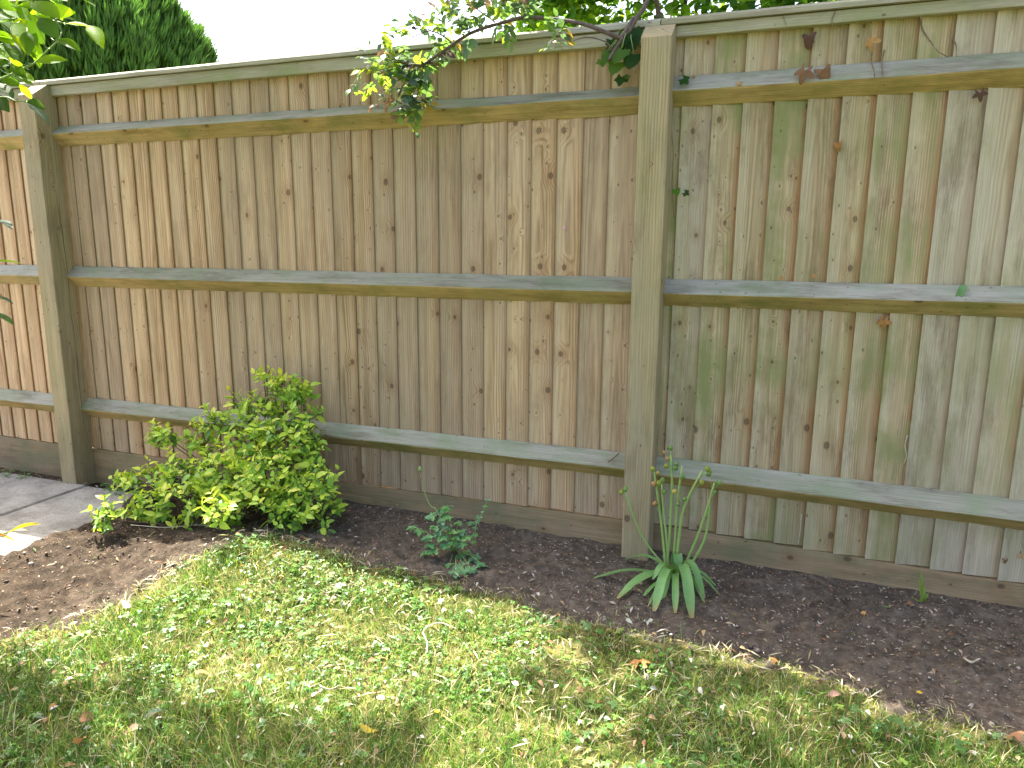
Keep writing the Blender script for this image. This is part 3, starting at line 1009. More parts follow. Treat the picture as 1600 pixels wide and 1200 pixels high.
def pod_mesh(col):
    V = []; F = []
    nl, nm = 6, 9
    for i in range(nl):
        th = math.pi * (i + .0) / (nl - 1)
        for j in range(nm):
            ph = 2 * math.pi * j / nm
            rr = math.sin(th) * (1 + .16 * math.cos(3 * ph)) + .02
            V.append((rr * math.cos(ph) * .5, rr * math.sin(ph) * .5, -.6 * math.cos(th)))
    for i in range(nl - 1):
        for j in range(nm):
            F.append((i * nm + j, i * nm + (j + 1) % nm, (i + 1) * nm + (j + 1) % nm, (i + 1) * nm + j))
    me = mesh_np("seed_pod", V, F, np.array(col), True); me.materials.append(M_DEAD if col[0] > .4 else M_LEAF)
    return me


PODS = [pod_mesh(c_) for c_ in podc]
for si, (px, yd, r, pods) in enumerate(stalks):
    P = [at_y(u, v, AY * (1 - t) + yd * t) for t, (u, v) in zip(np.linspace(0, 1, len(px)), px)]
    P[0] = AB + np.array([(si - 3.5) * .008, rng.uniform(-.015, .01), .0])
    mb = MB(); Vt, Ft = tube(bez(P, 12), np.linspace(r * 1.15, r * .75, 12), 7); mb.add(Vt, Ft)
    so = link("seed_stalk", mb.mesh("seed_stalk", AB, True), M_STALK, bulb)
    tipp = P[-1]
    for (u, v) in pods:
        pp = at_y(u, v, yd)
        k = int(rng.choice([0, 0, 1, 1, 2, 3])) if si in (0, 1, 3) else int(rng.choice([0, 0, 1]))
        po = link("seed_pod", PODS[k], None, so, pp - AB)
        s0 = rng.uniform(.012, .018); po.scale = (s0, s0, s0)
        po.rotation_euler = (rng.uniform(-.5, .5), rng.uniform(-.5, .5), rng.uniform(0, 6))
    # little wiry pedicels
    if pods:
        mb = MB()
        for (u, v) in pods:
            pp = at_y(u, v, yd)
            line = bez(P, 12); j = np.argmin(np.linalg.norm(line - pp, axis=1)); j = max(0, j - 1)
            Vt, Ft = tube([line[j], (line[j] + pp) / 2 + np.array([0, 0, -.002]), pp], [.0011, .0009, .0009], 4); mb.add(Vt, Ft)
        link("pedicel", mb.mesh("pedicel", AB, True), M_STALK, so)

# sprouting shoot by the right gravel board
PB = at_z(1441, 942, .008)
spr = empty("green_sprout", PB, "short green cut-back sprout against the right gravel board", "plant")
for (u, v, w) in [(1440, 893, .010), (1445, 917, .012), (1436, 905, .008), (1451, 926, .008), (1424, 932, .007)]:
    tp_ = at_y(u, v, PB[1] - .005)
    P = bez([PB + rng.normal(0, .006, 3) * (1, 1, 0), (PB + tp_) / 2 + np.array([0, -.004, .0]), tp_], 6)
    V = []; F = []
    for i in range(6):
        ww = w * (1 - (i / 5) ** 3 * .7)
        V += [P[i] + np.array([-ww / 2, 0, 0]), P[i] + np.array([0, -ww * .3, 0]), P[i] + np.array([ww / 2, 0, 0])]
    for i in range(5):
        a = i * 3; F += [(a, a + 1, a + 4, a + 3), (a + 1, a + 2, a + 5, a + 4)]
    link("blade", mesh_np("blade", np.array(V) - PB, F, np.array([.24, .34, .06]), True), M_LEAF, spr)

# small weeds
for i, (u, v, lab) in enumerate([(172, 762, "small dark weed at the foot of the far left post"), (188, 768, "small dark weed between far left post and golden shrub"),
                                 (12, 738, "tiny weed in the litter at the left picture edge"), (40, 742, "tiny weed in the litter left of the far post"),
                                 (965, 845, "thin pale seedling at the left foot of the middle post"), (1240, 878, "tiny seedling by the gravel board right of the bulb plant")]):
    zz = -.045 if u < 150 else .005
    q = at_z(u, v + 8, zz)
    w_ = empty("small_weed", q, lab, "weed", "small weeds along the foot of the fence")
    pos, dd, nn, sc = [], [], [], []
    mb = MB()
    for k in range(7 if u < 900 else 4):
        a = rng.uniform(0, 6.28); h = rng.uniform(.012, .05) * (1 if u < 900 else .9)
        e_ = q + np.array([math.cos(a) * .03, math.sin(a) * .02, h])
        Vt, Ft = tube([q, (q + e_) / 2 + np.array([0, 0, .006]), e_], [.001, .0008, .0006], 4); mb.add(Vt, Ft)
        for m_ in range(3):
            pos.append(e_); dd.append([math.cos(a + m_ * 2.1), math.sin(a + m_ * 2.1), .1]); nn.append([0, -.3, 1]); sc.append(rng.uniform(.012, .022) * (1 if u < 900 else .5))
    link("stalk", mb.mesh("stalk", q, True), M_STALK, w_)
    leaf_parts(w_, "leaf", TP_OV, M_LEAF, np.array(pos), np.array(dd), np.array(nn), np.array(sc), rng.integers(0, 2, len(pos)), [(0.06, 0.15, 0.04), (0.09, 0.19, 0.05)])

# ------------------------------------------------------------------ rose hanging over the fence
RB = np.array([.02, .22, 0.0])
rose = empty("climbing_rose", RB, "rose with arching canes and small blue-green leaves hanging over the pale panel", "rose")
canes = []
YC = -.13
c_main = [RB, RB + np.array([-.03, -.02, 1.2]), np.array([-.02, .03, 1.95]), at_y(1000, 22, -.06), at_y(975, 58, -.085), at_y(945, 50, YC), at_y(905, 36, YC), at_y(830, 27, YC - .02), at_y(790, 34, YC - .03), at_y(735, 52, YC - .03), at_y(690, 82, YC - .03), at_y(660, 102, YC - .03)]
canes.append((c_main, .0090, .0050, 40))
canes.append(([at_y(690, 82, YC - .03), at_y(660, 102, YC - .03), at_y(646, 110, YC - .03), at_y(632, 130, YC - .03), at_y(622, 150, YC - .04)], .0048, .0020, 10))
canes.append(([at_y(660, 102, YC - .03), at_y(640, 100, YC - .04), at_y(618, 97, YC - .05), at_y(600, 90, YC - .06)], .0035, .0016, 10))
canes.append(([at_y(661, 102, YC - .03), at_y(659, 125, YC - .03), at_y(652, 148, YC - .03), at_y(645, 165, YC - .03), at_y(625, 166, YC - .04)], .0022, .0010, 10))
canes.append(([at_y(640, 108, YC - .03), at_y(640, 140, YC - .03), at_y(638, 163, YC - .03)], .0020, .0010, 8))
canes.append(([at_y(705, 66, YC - .03), at_y(690, 55, YC - .03), at_y(670, 48, YC - .03), at_y(650, 56, YC - .03), at_y(632, 60, YC - .04), at_y(600, 72, YC - .05)], .0028, .0014, 12))
canes.append(([at_y(822, 28, YC), at_y(817, 14, YC), at_y(812, -4, YC), at_y(800, -40, YC), at_y(770, -100, YC - .05)], .0040, .0030, 10))
canes.append(([at_y(775, 37, YC), at_y(768, 30, YC), at_y(755, 22, YC), at_y(735, 5, YC), at_y(700, -25, YC), at_y(640, -60, YC)], .0030, .0020, 10))
canes.append(([np.array([-.02, .30, 1.7]), np.array([-.12, .22, 2.22]), np.array([-.45, -.08, 2.55]), np.array([-.9, -.14, 2.62]), np.array([-1.35, -.2, 2.45])], .0085, .003, 20))
canes.append(([np.array([-.02, .30, 1.7]), np.array([.05, .2, 2.25]), np.array([-.1, -.2, 2.75]), np.array([-.5, -.35, 2.95]), np.array([-.95, -.45, 2.85])], .0085, .003, 20))
canes.append(([np.array([.0, .30, 1.7]), np.array([.2, .2, 2.25]), np.array([.35, -.1, 2.6]), np.array([.3, -.25, 2.8])], .0085, .003, 16))
# pruned stub
canes.append(([at_y(990, 28, -.07), at_y(978, 48, -.085), at_y(968, 66, -.10), at_y(958, 82, -.11), at_y(951, 95, -.115)], .0078, .0052, 8))
canes.append(([at_y(958, 80, -.11), at_y(950, 68, -.12), at_y(938, 62, -.13), at_y(915, 58, -.14), at_y(890, 66, -.15)], .0028, .0014, 9))
pos, dd, nn, sc, ci = [], [], [], [], []
TP_R = [leaf_tpl(1, .56, 4, .22, .22, .45), leaf_tpl(1, .62, 4, .12, .35, .45)]
palr = [(0.10, 0.17, 0.115), (0.13, 0.24, 0.075), (0.26, 0.36, 0.045), (0.24, 0.14, 0.10), (0.46, 0.30, 0.07), (0.08, 0.06, 0.10)]


def rose_spray(p, d, k=5, big=1.0, warm=0.0):
    """a pinnate rose leaf at p pointing along d"""
    d = d / np.linalg.norm(d)
    L = .065 * big * rng.uniform(.8, 1.15)
    q = p + d * L
    side = np.cross(d, [0, 0, 1.0]); side /= np.linalg.norm(side) + 1e-6
    side = side + rng.normal(0, .25, 3); up = np.cross(side, d)
    cc = rng.choice(6, p=[.40, .30, .15 + warm, .07, .04, .04 - warm]) if warm < .04 else rng.choice(6, p=[.3, .3, .2, .12, .08, 0])
    lf = [(1.0, 0)] + [(t, s_) for t in ((.72, .42) if k == 5 else (.78, .54, .3)) for s_ in (-1, 1)]
    for (t, s_) in lf:
        b = p + d * L * t
        ld = d * (.6 if s_ else 1) + side * s_ * .9 + rng.normal(0, .15, 3)
        pos.append(b); dd.append(ld); nn.append(np.sign(up[2] + .01) * up + rng.normal(0, .3, 3)); sc.append(rng.uniform(.027, .041) * big)
        ci.append(int(cc) if rng.random() < .75 else int(rng.integers(0, 3)))
    return q


for i, (pts, r0, r1, nseg) in enumerate(canes):
    P = bez(pts, nseg)
    mb = MB(); Vt, Ft = tube(P, np.linspace(r0, r1, nseg), 7); mb.add(Vt, Ft)
    # thorns
    for k in range(nseg):
        if i in (0, 1, 8) and rng.random() < .8:
            a = rng.normal(0, 1, 3); a /= np.linalg.norm(a)
            Vt, Ft = tube([P[k], P[k] + a * r0 * 1.1, P[k] + a * r0 * 1.9 + np.array([0, 0, -.002])], [.0018, .0012, .0002], 4); mb.add(Vt, Ft)
    link("cane", mb.mesh("cane", RB, True), M_CANE, rose)
    if i == 11: continue
    for k in range(nseg):
        if i == 0 and k < 26: continue
        reps = {8: 14, 9: 11, 10: 4, 0: 1, 12: 0}.get(i, 1)
        if i in (8, 9, 10) and k < nseg * .25: continue
        for m_ in range(reps):
            if i == 0 and P[k][2] < 1.86: continue
            d = rng.normal(0, 1, 3) + np.array([0, -.3, .4 if i in (6, 7, 8, 9, 10) else .0])
            rose_spray(P[k] + rng.normal(0, .075 if reps > 1 else .003, 3), d, 5 if rng.random() < .6 else 7)
# clusters seen in the picture
cl = [(590, 90, 32, 12), (575, 110, 22, 8), (598, 125, 34, 8), (612, 108, 30, 6), (635, 85, 28, 7), (610, 60, 24, 7), (640, 35, 18, 5), (655, 50, 14, 4), (590, 60, 20, 5), (620, 150, 26, 9), (612, 170, 18, 7),
      (635, 172, 16, 5), (600, 160, 14, 4), (700, 45, 26, 9), (715, 25, 24, 9), (735, 15, 24, 9), (700, 62, 20, 6), (755, 25, 22, 7), (685, 75, 16, 4), (770, 12, 22, 7), (795, 15, 20, 6), (880, 65, 22, 6),
      (890, 78, 14, 3), (870, 58, 14, 3), (740, 55, 14, 3), (655, 5, 20, 3), (685, -4, 22, 4), (840, 40, 16, 4), (720, 5, 20, 7), (665, -20, 25, 5), (740, -18, 28, 8), (640, 180, 8, 2), (632, 120, 22, 6), (655, 172, 6, 1)]
for (u, v, r, k) in cl:
    for m_ in range(int(k * .62 + .5)):
        a = rng.normal(0, .5, 2) * r
        yy = -.155 + rng.normal(0, .035)
        p = at_y(u + a[0], v + a[1], min(yy, -.075))
        d = rng.normal(0, 1, 3) * np.array([1, .8, .8]) + np.array([-.2, -.25, -.15 if v > 100 else .1])
        rose_spray(p, d, 5, rng.uniform(.75, 1.0), .05 if (u < 620 and rng.random() < .5) else 0)
for (ua, ub, va, vb, cnt) in ((1010, 1140, 1075, 1220, 50), (1120, 1330, 1150, 1230, 26), (1340, 1480, 1135, 1190, 24), (1130, 1190, 1060, 1100, 5)):   # unseen rose sprays added along sun rays to dapple the lawn
    for k in range(cnt):
        G = at_z(rng.uniform(ua, ub), rng.uniform(va, vb), .03)
        p = G + SUN * (rng.uniform(2.45, 2.85) / SUN[2])
        rose_spray(p, rng.normal(0, 1, 3), 7, 1.1)
pos = np.array(pos); tipz = pos + np.array(dd) / np.linalg.norm(dd, axis=1)[:, None] * np.array(sc)[:, None]
ok = ~((tipz[:, 1] > -.058) & (tipz[:, 2] < 1.92)) & ~((pos[:, 1] > -.058) & (pos[:, 2] < 1.92))
leaf_parts(rose, "leaflet", TP_R, M_ROSE, pos[ok], np.array(dd)[ok], np.array(nn)[ok], np.array(sc)[ok], np.array(ci)[ok], palr, 300)

# ------------------------------------------------------------------ ivy by the middle post
IB = at_y(985, 40, -.05)
ivy = empty("ivy_trail", IB, "dark ivy leaves hanging over the cap rail left of the middle post", "ivy")
TP_I = [lobed_tpl(5, .22, .5, 26, .25, 2.4, .012, 4), lobed_tpl(3, .25, .5, 24, .35, 2.2, .012, 5)]
il = [((984, 47), (990, 75), .075, 0), ((978, 50), (968, 70), .06, 0), ((990, 82), (983, 102), .062, 0), ((972, 75), (958, 95), .06, 1), ((965, 95), (956, 112), .055, 1), ((952, 80), (945, 95), .05, 1),
      ((972, 118), (966, 134), .042, 0), ((960, 70), (948, 84), .05, 0), ((985, 62), (976, 84), .055, 0), ((940, 92), (943, 106), .034, 1), ((955, 60), (962, 78), .04, 0), ((980, 118), (978, 124), .02, 1)]
pos, dd, nn, sc, ci = [], [], [], [], []
mb = MB()
for (a, b, s_, c_) in il:
    yy = -.085 + rng.uniform(-.03, .02)
    p = at_y(*a, yy); q = at_y(*b, yy - .02)
    pos.append(p); dd.append(q - p); nn.append(np.array([.1, -1, .35]) + rng.normal(0, .25, 3)); sc.append(s_ * 1.45); ci.append(c_)
    Vt, Ft = tube([IB + np.array([rng.normal(0, .01), .0, 0]), (IB + p) / 2 + np.array([0, -.02, .0]), p], [.0014, .0012, .0009], 5); mb.add(Vt, Ft)
link("stem", mb.mesh("stem", IB, True), M_STALK, ivy)
leaf_parts(ivy, "leaf", TP_I, M_GLOSS, np.array(pos), np.array(dd), np.array(nn), np.array(sc), ci, [(0.035, 0.085, 0.03), (0.10, 0.20, 0.045)])

# ------------------------------------------------------------------ hedge growing behind the fence
HB = np.array([.25, .45, 0.0])
hedge = empty("overgrown_hedge", HB, "leafy green hedge rising behind the fence by the middle post", "hedge")
mb = MB()
for k in range(5):
    a = HB + np.array([rng.uniform(-.6, .6), rng.uniform(.1, .25), 0])
    b = a + np.array([rng.uniform(-.25, .25), rng.uniform(-.15, .1), 2.15])
    Vt, Ft = tube(bez([a, (a + b) / 2 + rng.normal(0, .05, 3), b], 8), np.linspace(.016, .005, 8), 6); mb.add(Vt, Ft)
link("stem", mb.mesh("stem", HB, True), M_BARK, hedge)
N = 14000
hx = rng.uniform(-.62, 1.0, N)
topz = 2.72 - .16 * np.abs(hx + .1) - .62 * smooth(.0, .75, hx) + .12 * (vnoise(hx * 5, hx * 0 + 3, 2) - .5)
hy = .08 + np.abs(rng.normal(0, .22, N))
hz = topz - np.abs(rng.normal(0, .52, N)) - .25 * np.maximum(0, hy - .35)
low = hx < -.30
hz = np.where(low, np.maximum(hz, 1.95 + rng.uniform(0, .25, N)), hz)
e = np.column_stack([rng.normal(0, 1, N), rng.normal(-.4, .8, N), rng.normal(-.1, .7, N)])
nrm = np.column_stack([rng.normal(-.2, .5, N), rng.normal(-.3, .5, N), np.ones(N)])
keep = (hz > 1.72)
hp = np.column_stack([hx, hy, hz])[keep]
sz = rng.uniform(.03, .062, N)[keep]
TP_H = [lobed_tpl(5, .15, .5, 20, .3, 2.3, .015, 8), leaf_tpl(1, .6, 4, .2, .25), leaf_tpl(1, .5, 4, .3, .15)]
TP_H[0] = (TP_H[0][0], np.array([(a, b, c, c) for a, b, c in TP_H[0][1]]))
TP_H = TP_H[1:]
palh = [(0.06, 0.14, 0.03), (0.10, 0.21, 0.035), (0.17, 0.30, 0.04), (0.27, 0.37, 0.06)]
leaf_parts(hedge, "leaf", TP_H, M_GLOSS, hp, e[keep], nrm[keep], sz, rng.choice(4, len(hp), p=[.3, .35, .25, .1]), palh, 260)

# ------------------------------------------------------------------ conifer beyond the fence
TC = np.array([-10.62, 6.35, -.1])
con = empty("conifer_tree", TC, "dense dark green conifer with upright sprays rising beyond the fence, top left", "tree")
mb = MB(); Vt, Ft = tube([TC, TC + np.array([0, 0, 2.2]), TC + np.array([.05, 0, 4.6])], [.2, .15, .03], 9); mb.add(Vt, Ft)
link("trunk", mb.mesh("trunk", TC, True), M_BARK, con)
Hc, Rc = 5.55, 2.36
tv = []; tf = []
r_ = np.random.default_rng(3)
for k in range(16):                        # one upright spray: flat scaly fronds fanned round a leading shoot
    a = r_.uniform(0, 6.28); ln = r_.uniform(.45, 1.0); sp0 = r_.uniform(.1, .45); z0 = r_.uniform(-.15, .45)
    bx, by = math.cos(a), math.sin(a)
    w = r_.uniform(.05, .09)
    o_ = len(tv)
    tv += [(-by * w * .4, bx * w * .4, z0), (by * w * .4, -bx * w * .4, z0), (bx * sp0 * .6 * ln + by * w, by * sp0 * .6 * ln - bx * w, z0 + ln * .5), (bx * sp0 * .6 * ln - by * w, by * sp0 * .6 * ln + bx * w, z0 + ln * .5),
           (bx * sp0 * ln, by * sp0 * ln, z0 + ln)]
    tf += [(o_, o_ + 1, o_ + 2), (o_, o_ + 2, o_ + 3), (o_ + 3, o_ + 2, o_ + 4)]
tv = np.array(tv); tf = np.array(tf)
N = 24000
zz = rng.uniform(.9, Hc, N)
ang = rng.uniform(0, 6.283, N)
rr = Rc * np.sqrt(np.clip(1 - (np.maximum(zz - 2.2, 0) / (Hc - 2.2)) ** 3.6, 0, 1))
lump = .10 * np.sin(ang * 11 + 1.6 * np.sin(zz * 1.2)) + .62 * (fbm(ang * 4.5, zz * 1.1, 4, 3) - .44)
depth = np.abs(rng.normal(0, .16, N))
rad = rr * (1 + lump * .55) - depth
cp = np.column_stack([TC[0] + rad * np.cos(ang), TC[1] + rad * np.sin(ang), TC[2] + zz])
cu, cv, cz = proj(cp)
vis = (cp[:, 2] > 1.7)
outv = np.column_stack([np.cos(ang), np.sin(ang), 0 * ang])
up = outv * .38 + np.array([0, 0, 1.0]) + rng.normal(0, .14, (N, 3))
A = frame(np.cross(up, outv + rng.normal(0, .3, (N, 3))), up)
shade = np.clip(1 - depth * 1.6, .5, 1)
ccol = np.array([0.072, 0.145, 0.032]) * rng.uniform(.7, 1.3, N)[:, None]
V, F, C = instance(tv, tf, A[vis], cp[vis] - TC, rng.uniform(.16, .30, N)[vis], ccol[vis])
tipmask = np.tile((tv[:, 2] > .7).astype(float), vis.sum())
C = C * (1 + .5 * tipmask)[:, None]
cr = link("crown", mesh_np("crown", V, F, C), M_CONIF, con)
tag(cr, kind="stuff")

# ------------------------------------------------------------------ big-leaved shrub left of the camera
QB = np.array([-2.35, -1.45, -.03])
big = empty("big_leaved_shrub", QB, "bright green large-leaved shrub reaching in at the top left corner", "shrub")
D0 = 2.25
L_ = [((70, 72), (43, 20), .6, 1), ((88, 62), (121, 71), .42, 2), ((55, 97), (101, 90), .35, 3), ((103, 37), (142, 36), .4, 3), ((139, 40), (158, 63), .5, 3), ((62, 28), (84, 50), .5, 1), ((18, 52), (47, 67), .5, 3),
      ((30, 74), (58, 87), .45, 2), ((14, 90), (36, 105), .45, 3), ((-6, 36), (18, 30), .5, 1), ((-4, 60), (24, 55), .35, 2), ((4, 8), (42, 20), .5, 3), ((48, 3), (86, 16), .42, 3), ((70, -4), (98, 9), .4, 3), ((-6, 76), (30, 68), .5, 1),
      ((8, 108), (50, 126), .5, 1), ((29, 131), (49, 152), .55, 4), ((43, 158), (66, 168), .5, 0), ((40, 160), (78, 188), .25, 0), ((-6, 150), (10, 170), .6, 0), ((-4, 95), (16, 112), .5, 2), ((-8, 18), (16, 26), .5, 1),
      ((120, -4), (149, 6), .3, 3), ((96, 27), (120, 29), .35, 1), ((76, 20), (104, 51), .42, 1), ((18, 98), (36, 119), .4, 2), ((20, 112), (50, 120), .4, 3), ((0, 120), (30, 132), .5, 1), ((-8, 128), (20, 148), .5, 0), ((10, 62), (32, 92), .5, 1),
      ((40, 40), (70, 20), .45, 1), ((84, 10), (96, 34), .45, 2), ((55, 60), (30, 45), .45, 3), ((-8, 0), (20, 12), .5, 2), ((25, -6), (52, 8), .5, 1),
      ((-14, 408), (31, 407), .30, 3), ((-12, 344), (18, 347), .3, 0), ((-14, 462), (21, 468), .2, 0), ((-14, 486), (22, 500), .3, 1), ((12, 833), (57, 811), .26, 5), ((14, 830), (42, 826), .3, 6), ((-12, 834), (25, 839), .3, 7)]
for k in range(34):
    a_ = (rng.uniform(-25, 85), rng.uniform(-15, 120)); th = rng.normal(.35, .7); ll_ = rng.uniform(26, 44)
    if a_[0] + a_[1] * .5 > 95: continue
    L_.append((a_, (a_[0] + ll_ * math.cos(th), a_[1] + ll_ * math.sin(th)), .45, int(rng.choice([2, 3, 3, 4, 1]))))
pall = [(0.04, 0.085, 0.035), (0.06, 0.13, 0.025), (0.09, 0.18, 0.022), (0.15, 0.27, 0.02), (0.26, 0.36, 0.025), (0.55, 0.46, 0.03), (0.55, 0.50, 0.36), (0.45, 0.20, 0.05)]
TP_B = [leaf_tpl(1, .46, 6, .28, .12, .5), leaf_tpl(1, .42, 6, .4, .22, .5), leaf_tpl(1, .5, 6, .15, .2, .5)]
pos, dd, nn, sc, ci = [], [], [], [], []
mb = MB(); mb2 = MB(); leaf_roots = []; near_ = []
for (a, b, wr, c_) in L_:
    dep = D0 + rng.uniform(-.12, .12) - (.15 if a[1] > 300 else 0)
    p = at_d(*a, dep); q = at_d(*b, dep + rng.uniform(-.05, .05))
    pos.append(p); dd.append(q - p); sc.append(np.linalg.norm(q - p) * 1.04); ci.append(c_)
    nn.append(np.array([.25, -.55, .75]) + rng.normal(0, .35, 3) if wr > .3 else np.array([0, 0.1, 1.0]))
    leaf_roots.append((p, q))
for br in ([(-70, 150), (0, 124), (35, 108), (56, 97), (75, 78), (92, 62), (96, 50)], [(-70, 170), (0, 152), (25, 158), (42, 158)], [(-60, 40), (20, 30), (60, 28), (100, 36)], [(-60, 90), (0, 70), (25, 72), (32, 74)], [(-60, -10), (0, 2), (45, 0), (75, -6)], [(-60, 100), (0, 92), (16, 96)],
           [(-60, 420), (-14, 408)], [(-60, 350), (-12, 345)], [(-60, 480), (-14, 464)], [(-60, 500), (-14, 487)], [(-60, 860), (-5, 838), (13, 832)]):
    P = bez([at_d(u, v, D0 + .02) for (u, v) in br], 14)
    Vt, Ft = tube(P, np.linspace(.0040, .0016, 14), 6); near_.append(P)
    tw_ = MB(); tw_.add(Vt, Ft); link("twig", tw_.mesh("twig", QB, True), M_STALK, big)
    root_ = QB + np.array([.08, .12, max(.1, P[0][2] - .3)])
    Vt, Ft = tube(bez([root_, (root_ + P[0]) / 2 + np.array([0, 0, .03]), P[0]], 8), np.linspace(.0075, .0040, 8), 6); mb2.add(Vt, Ft)
near_ = np.vstack(near_)
for (p, q) in leaf_roots:
    j = np.argmin(np.linalg.norm(near_ - p, axis=1)); rt = near_[j]
    if np.linalg.norm(rt - p) > .09: rt = p - (q - p) / np.linalg.norm(q - p) * .02
    Vt, Ft = tube([rt, (rt + p) / 2 + np.array([0, 0, -.004]), p], [.0016, .0013, .0011], 5); mb.add(Vt, Ft)
# body of the shrub, beyond the left edge of the picture
stems_ = []; over_ = []
for k in range(22):
    a = QB + np.array([rng.uniform(-.15, .15), rng.uniform(-.15, .15), 0])
    b = QB + np.array([rng.uniform(-.35, .75), rng.uniform(.05, .45), rng.uniform(1.0, 1.75)])
    P = bez([a, (a * .5 + b * .5) + np.array([rng.normal(0, .08), rng.normal(0, .08), 0]), b], 10)
    uu, vv_, _ = proj(P)
    Vt, Ft = tube(P, np.linspace(.013, .003, 10), 6)
    bad = ((uu > -40) & (vv_ > -40)).any()
    if bad: continue
    mb2.add(Vt, Ft); stems_.append(P)
for (e1, e2) in (((-1.95, -.92, 2.20), (-1.38, -.72, 2.38)), ((-1.98, -.98, 2.15), (-1.50, -.86, 2.30)), ((-1.93, -.9, 2.25), (-1.25, -.62, 2.52))):
    P = bez([QB, np.array([-2.28, -1.3, .9]), np.array([-2.2, -1.18, 1.6]), np.array(e1), np.array(e2)], 16)
    Vt, Ft = tube(P, np.linspace(.014, .003, 16), 6); mb2.add(Vt, Ft)
    over_.append(P[11:])
link("branch", mb2.mesh("branch", QB, True), M_BARK, big)
tag(link("petioles", mb.mesh("petioles", QB, True), M_STALK, big), kind="stuff")
tries = 0


def shrub_leaf(p):
    pos.append(p); dd.append(rng.normal(0, 1, 3) + np.array([.2, 0, -.1])); nn.append(np.array([-.2, 0, 1]) + rng.normal(0, .5, 3))
    sc.append(rng.uniform(.065, .10)); ci.append(int(rng.choice(5, p=[.2, .3, .25, .2, .05])))


while tries < 900 and stems_:              # foliage along the stems
    tries += 1
    P = stems_[rng.integers(0, len(stems_))]
    p = P[rng.integers(3, 10)] + rng.normal(0, .12, 3)
    uu, vv_, zz_ = proj(p)
    mg = -75 - 150 * rng.random() ** 1.5
    if (uu[0] > mg and vv_[0] > mg) or p[2] < .4: continue
    shrub_leaf(p)
for (ua, ub, va, vb, cnt) in ((-160, 330, 1095, 1270, 700), (-20, 330, 1105, 1200, 900), (-20, 120, 1060, 1120, 120), (330, 440, 1140, 1270, 110), (440, 650, 1140, 1270, 330)):   # unseen crown leaves added along sun rays to shade the lawn corner
    got = 0; tries = 0
    while got < cnt and tries < 20000:
        tries += 1
        G = at_z(rng.uniform(ua, ub), rng.uniform(va, vb), .03)
        z_ = rng.uniform(.7, 2.7)
        p = G + SUN * (z_ / SUN[2])
        uu, vv_, zz_ = proj(p)
        mg = -75 - 130 * rng.random() ** 2
        if (uu[0] > mg and vv_[0] > mg): continue
        if p[0] < -1.9 and p[1] > -.95 and p[2] > 1.9: continue
        shrub_leaf(p); got += 1
leaf_parts(big, "leaf", TP_B, M_GLOSS, np.array(pos), np.array(dd), np.array(nn), np.array(sc), ci, pall, 60)

# ------------------------------------------------------------------ leaves and vine bits caught on the fence
TP_D = [lobed_tpl(5, .45, .5, 30, .5, 2.6, .06, 12), lobed_tpl(3, .4, .5, 24, .8, 2.3, .09, 13)]
TP_DL = [leaf_tpl(1, .5, 5, .5, .45, .45, .25), leaf_tpl(1, .45, 5, -.3, -.35, .45, .3)]


def single_leaf(name, tpl, mat, p, d, nrm, s_, col, label, cat, group=None):
    A_ = frame(np.array([d]), np.array([nrm]))[0] * s_
    me = mesh_np(name, tpl[0] @ A_.T, tpl[1], np.array(col), True)
    o = link(name, me, mat, None, tuple(p))
    tag(o, label, cat, group)
    return o


BR = (0.22, 0.115, 0.06); OR = (0.40, 0.20, 0.07); DK = (0.12, 0.065, 0.045); TAN = (0.46, 0.27, 0.11)
fl = [(1259, 106, BR, .085, 0, -.062, (-.3, -.2, -.9), "brown crumpled leaf on the top rail, left of the pair"), (1286, 104, BR, .085, 1, -.062, (.3, -.2, -.9), "brown crumpled leaf on the top rail, right of the pair"),
      (1264, 52, DK, .075, 1, -.03, (.0, -.1, -1), "dark curled dead leaf hanging below the right cap rail"), (1360, 58, TAN, .075, 0, -.03, (.0, -.1, -1), "tan lobed dead leaf hanging below the right cap rail"),
      (1308, 222, OR, .050, 1, -.022, (.1, -.1, -1), "small rusty dead leaf in a joint of the mossy panel"), (1531, 142, DK, .055, 0, -.03, (.2, -.1, -1), "dark dead leaf under the top rail, far right"),
      (1381, 498, OR, .062, 0, -.022, (.0, -.1, -1), "orange lobed dead leaf just below the middle rail"), (1153, 128, TAN, .034, 0, -.05, (.5, -.2, -.3), "small tan lobed leaf on the top rail near the post"),
      (1268, 431, OR, .026, 1, -.03, (.4, -.3, .1), "tiny orange leaf scrap on the middle rail"), (1218, 434, OR, .024, 0, -.03, (.6, -.3, .1), "tiny rusty leaf scrap on the middle rail near the post"),
      (1572, 874, BR, .030, 1, -.022, (.2, -.1, -1), "small brown leaf on the low boards at the right picture edge"), (1593, 868, TAN, .028, 0, -.022, (.6, -.1, -.5), "small pale curled leaf at the right picture edge"),
      (1085, 118, OR, .022, 0, -.02, (.0, -.1, -1), "tiny rusty leaf above the top rail beside the post")]
for (u, v, c_, s_, t_, yy, d_, lab) in fl:
    single_leaf("dead_leaf", TP_D[t_], M_DEAD, at_y(u, v, yy), d_, (rng.normal(0, .4), -1, .4), s_ * .85, c_, lab, "leaf", "dead leaves caught on the fence")
single_leaf("green_leaf", TP_DL[0], M_LEAF, at_y(1508, 444, -.03), (-.4, -.5, -.8), (.1, -1, .5), .052, (0.16, 0.30, 0.12), "fresh green leaf lying on the middle rail of the mossy panel", "leaf")
single_leaf("ivy_leaf", TP_I[0], M_GLOSS, at_y(1066, 122, -.055), (.6, -.2, -.5), (.2, -1, .3), .046, (0.04, 0.10, 0.03), "dark ivy leaf on the top rail touching the middle post", "leaf", "ivy leaves beside the middle post")
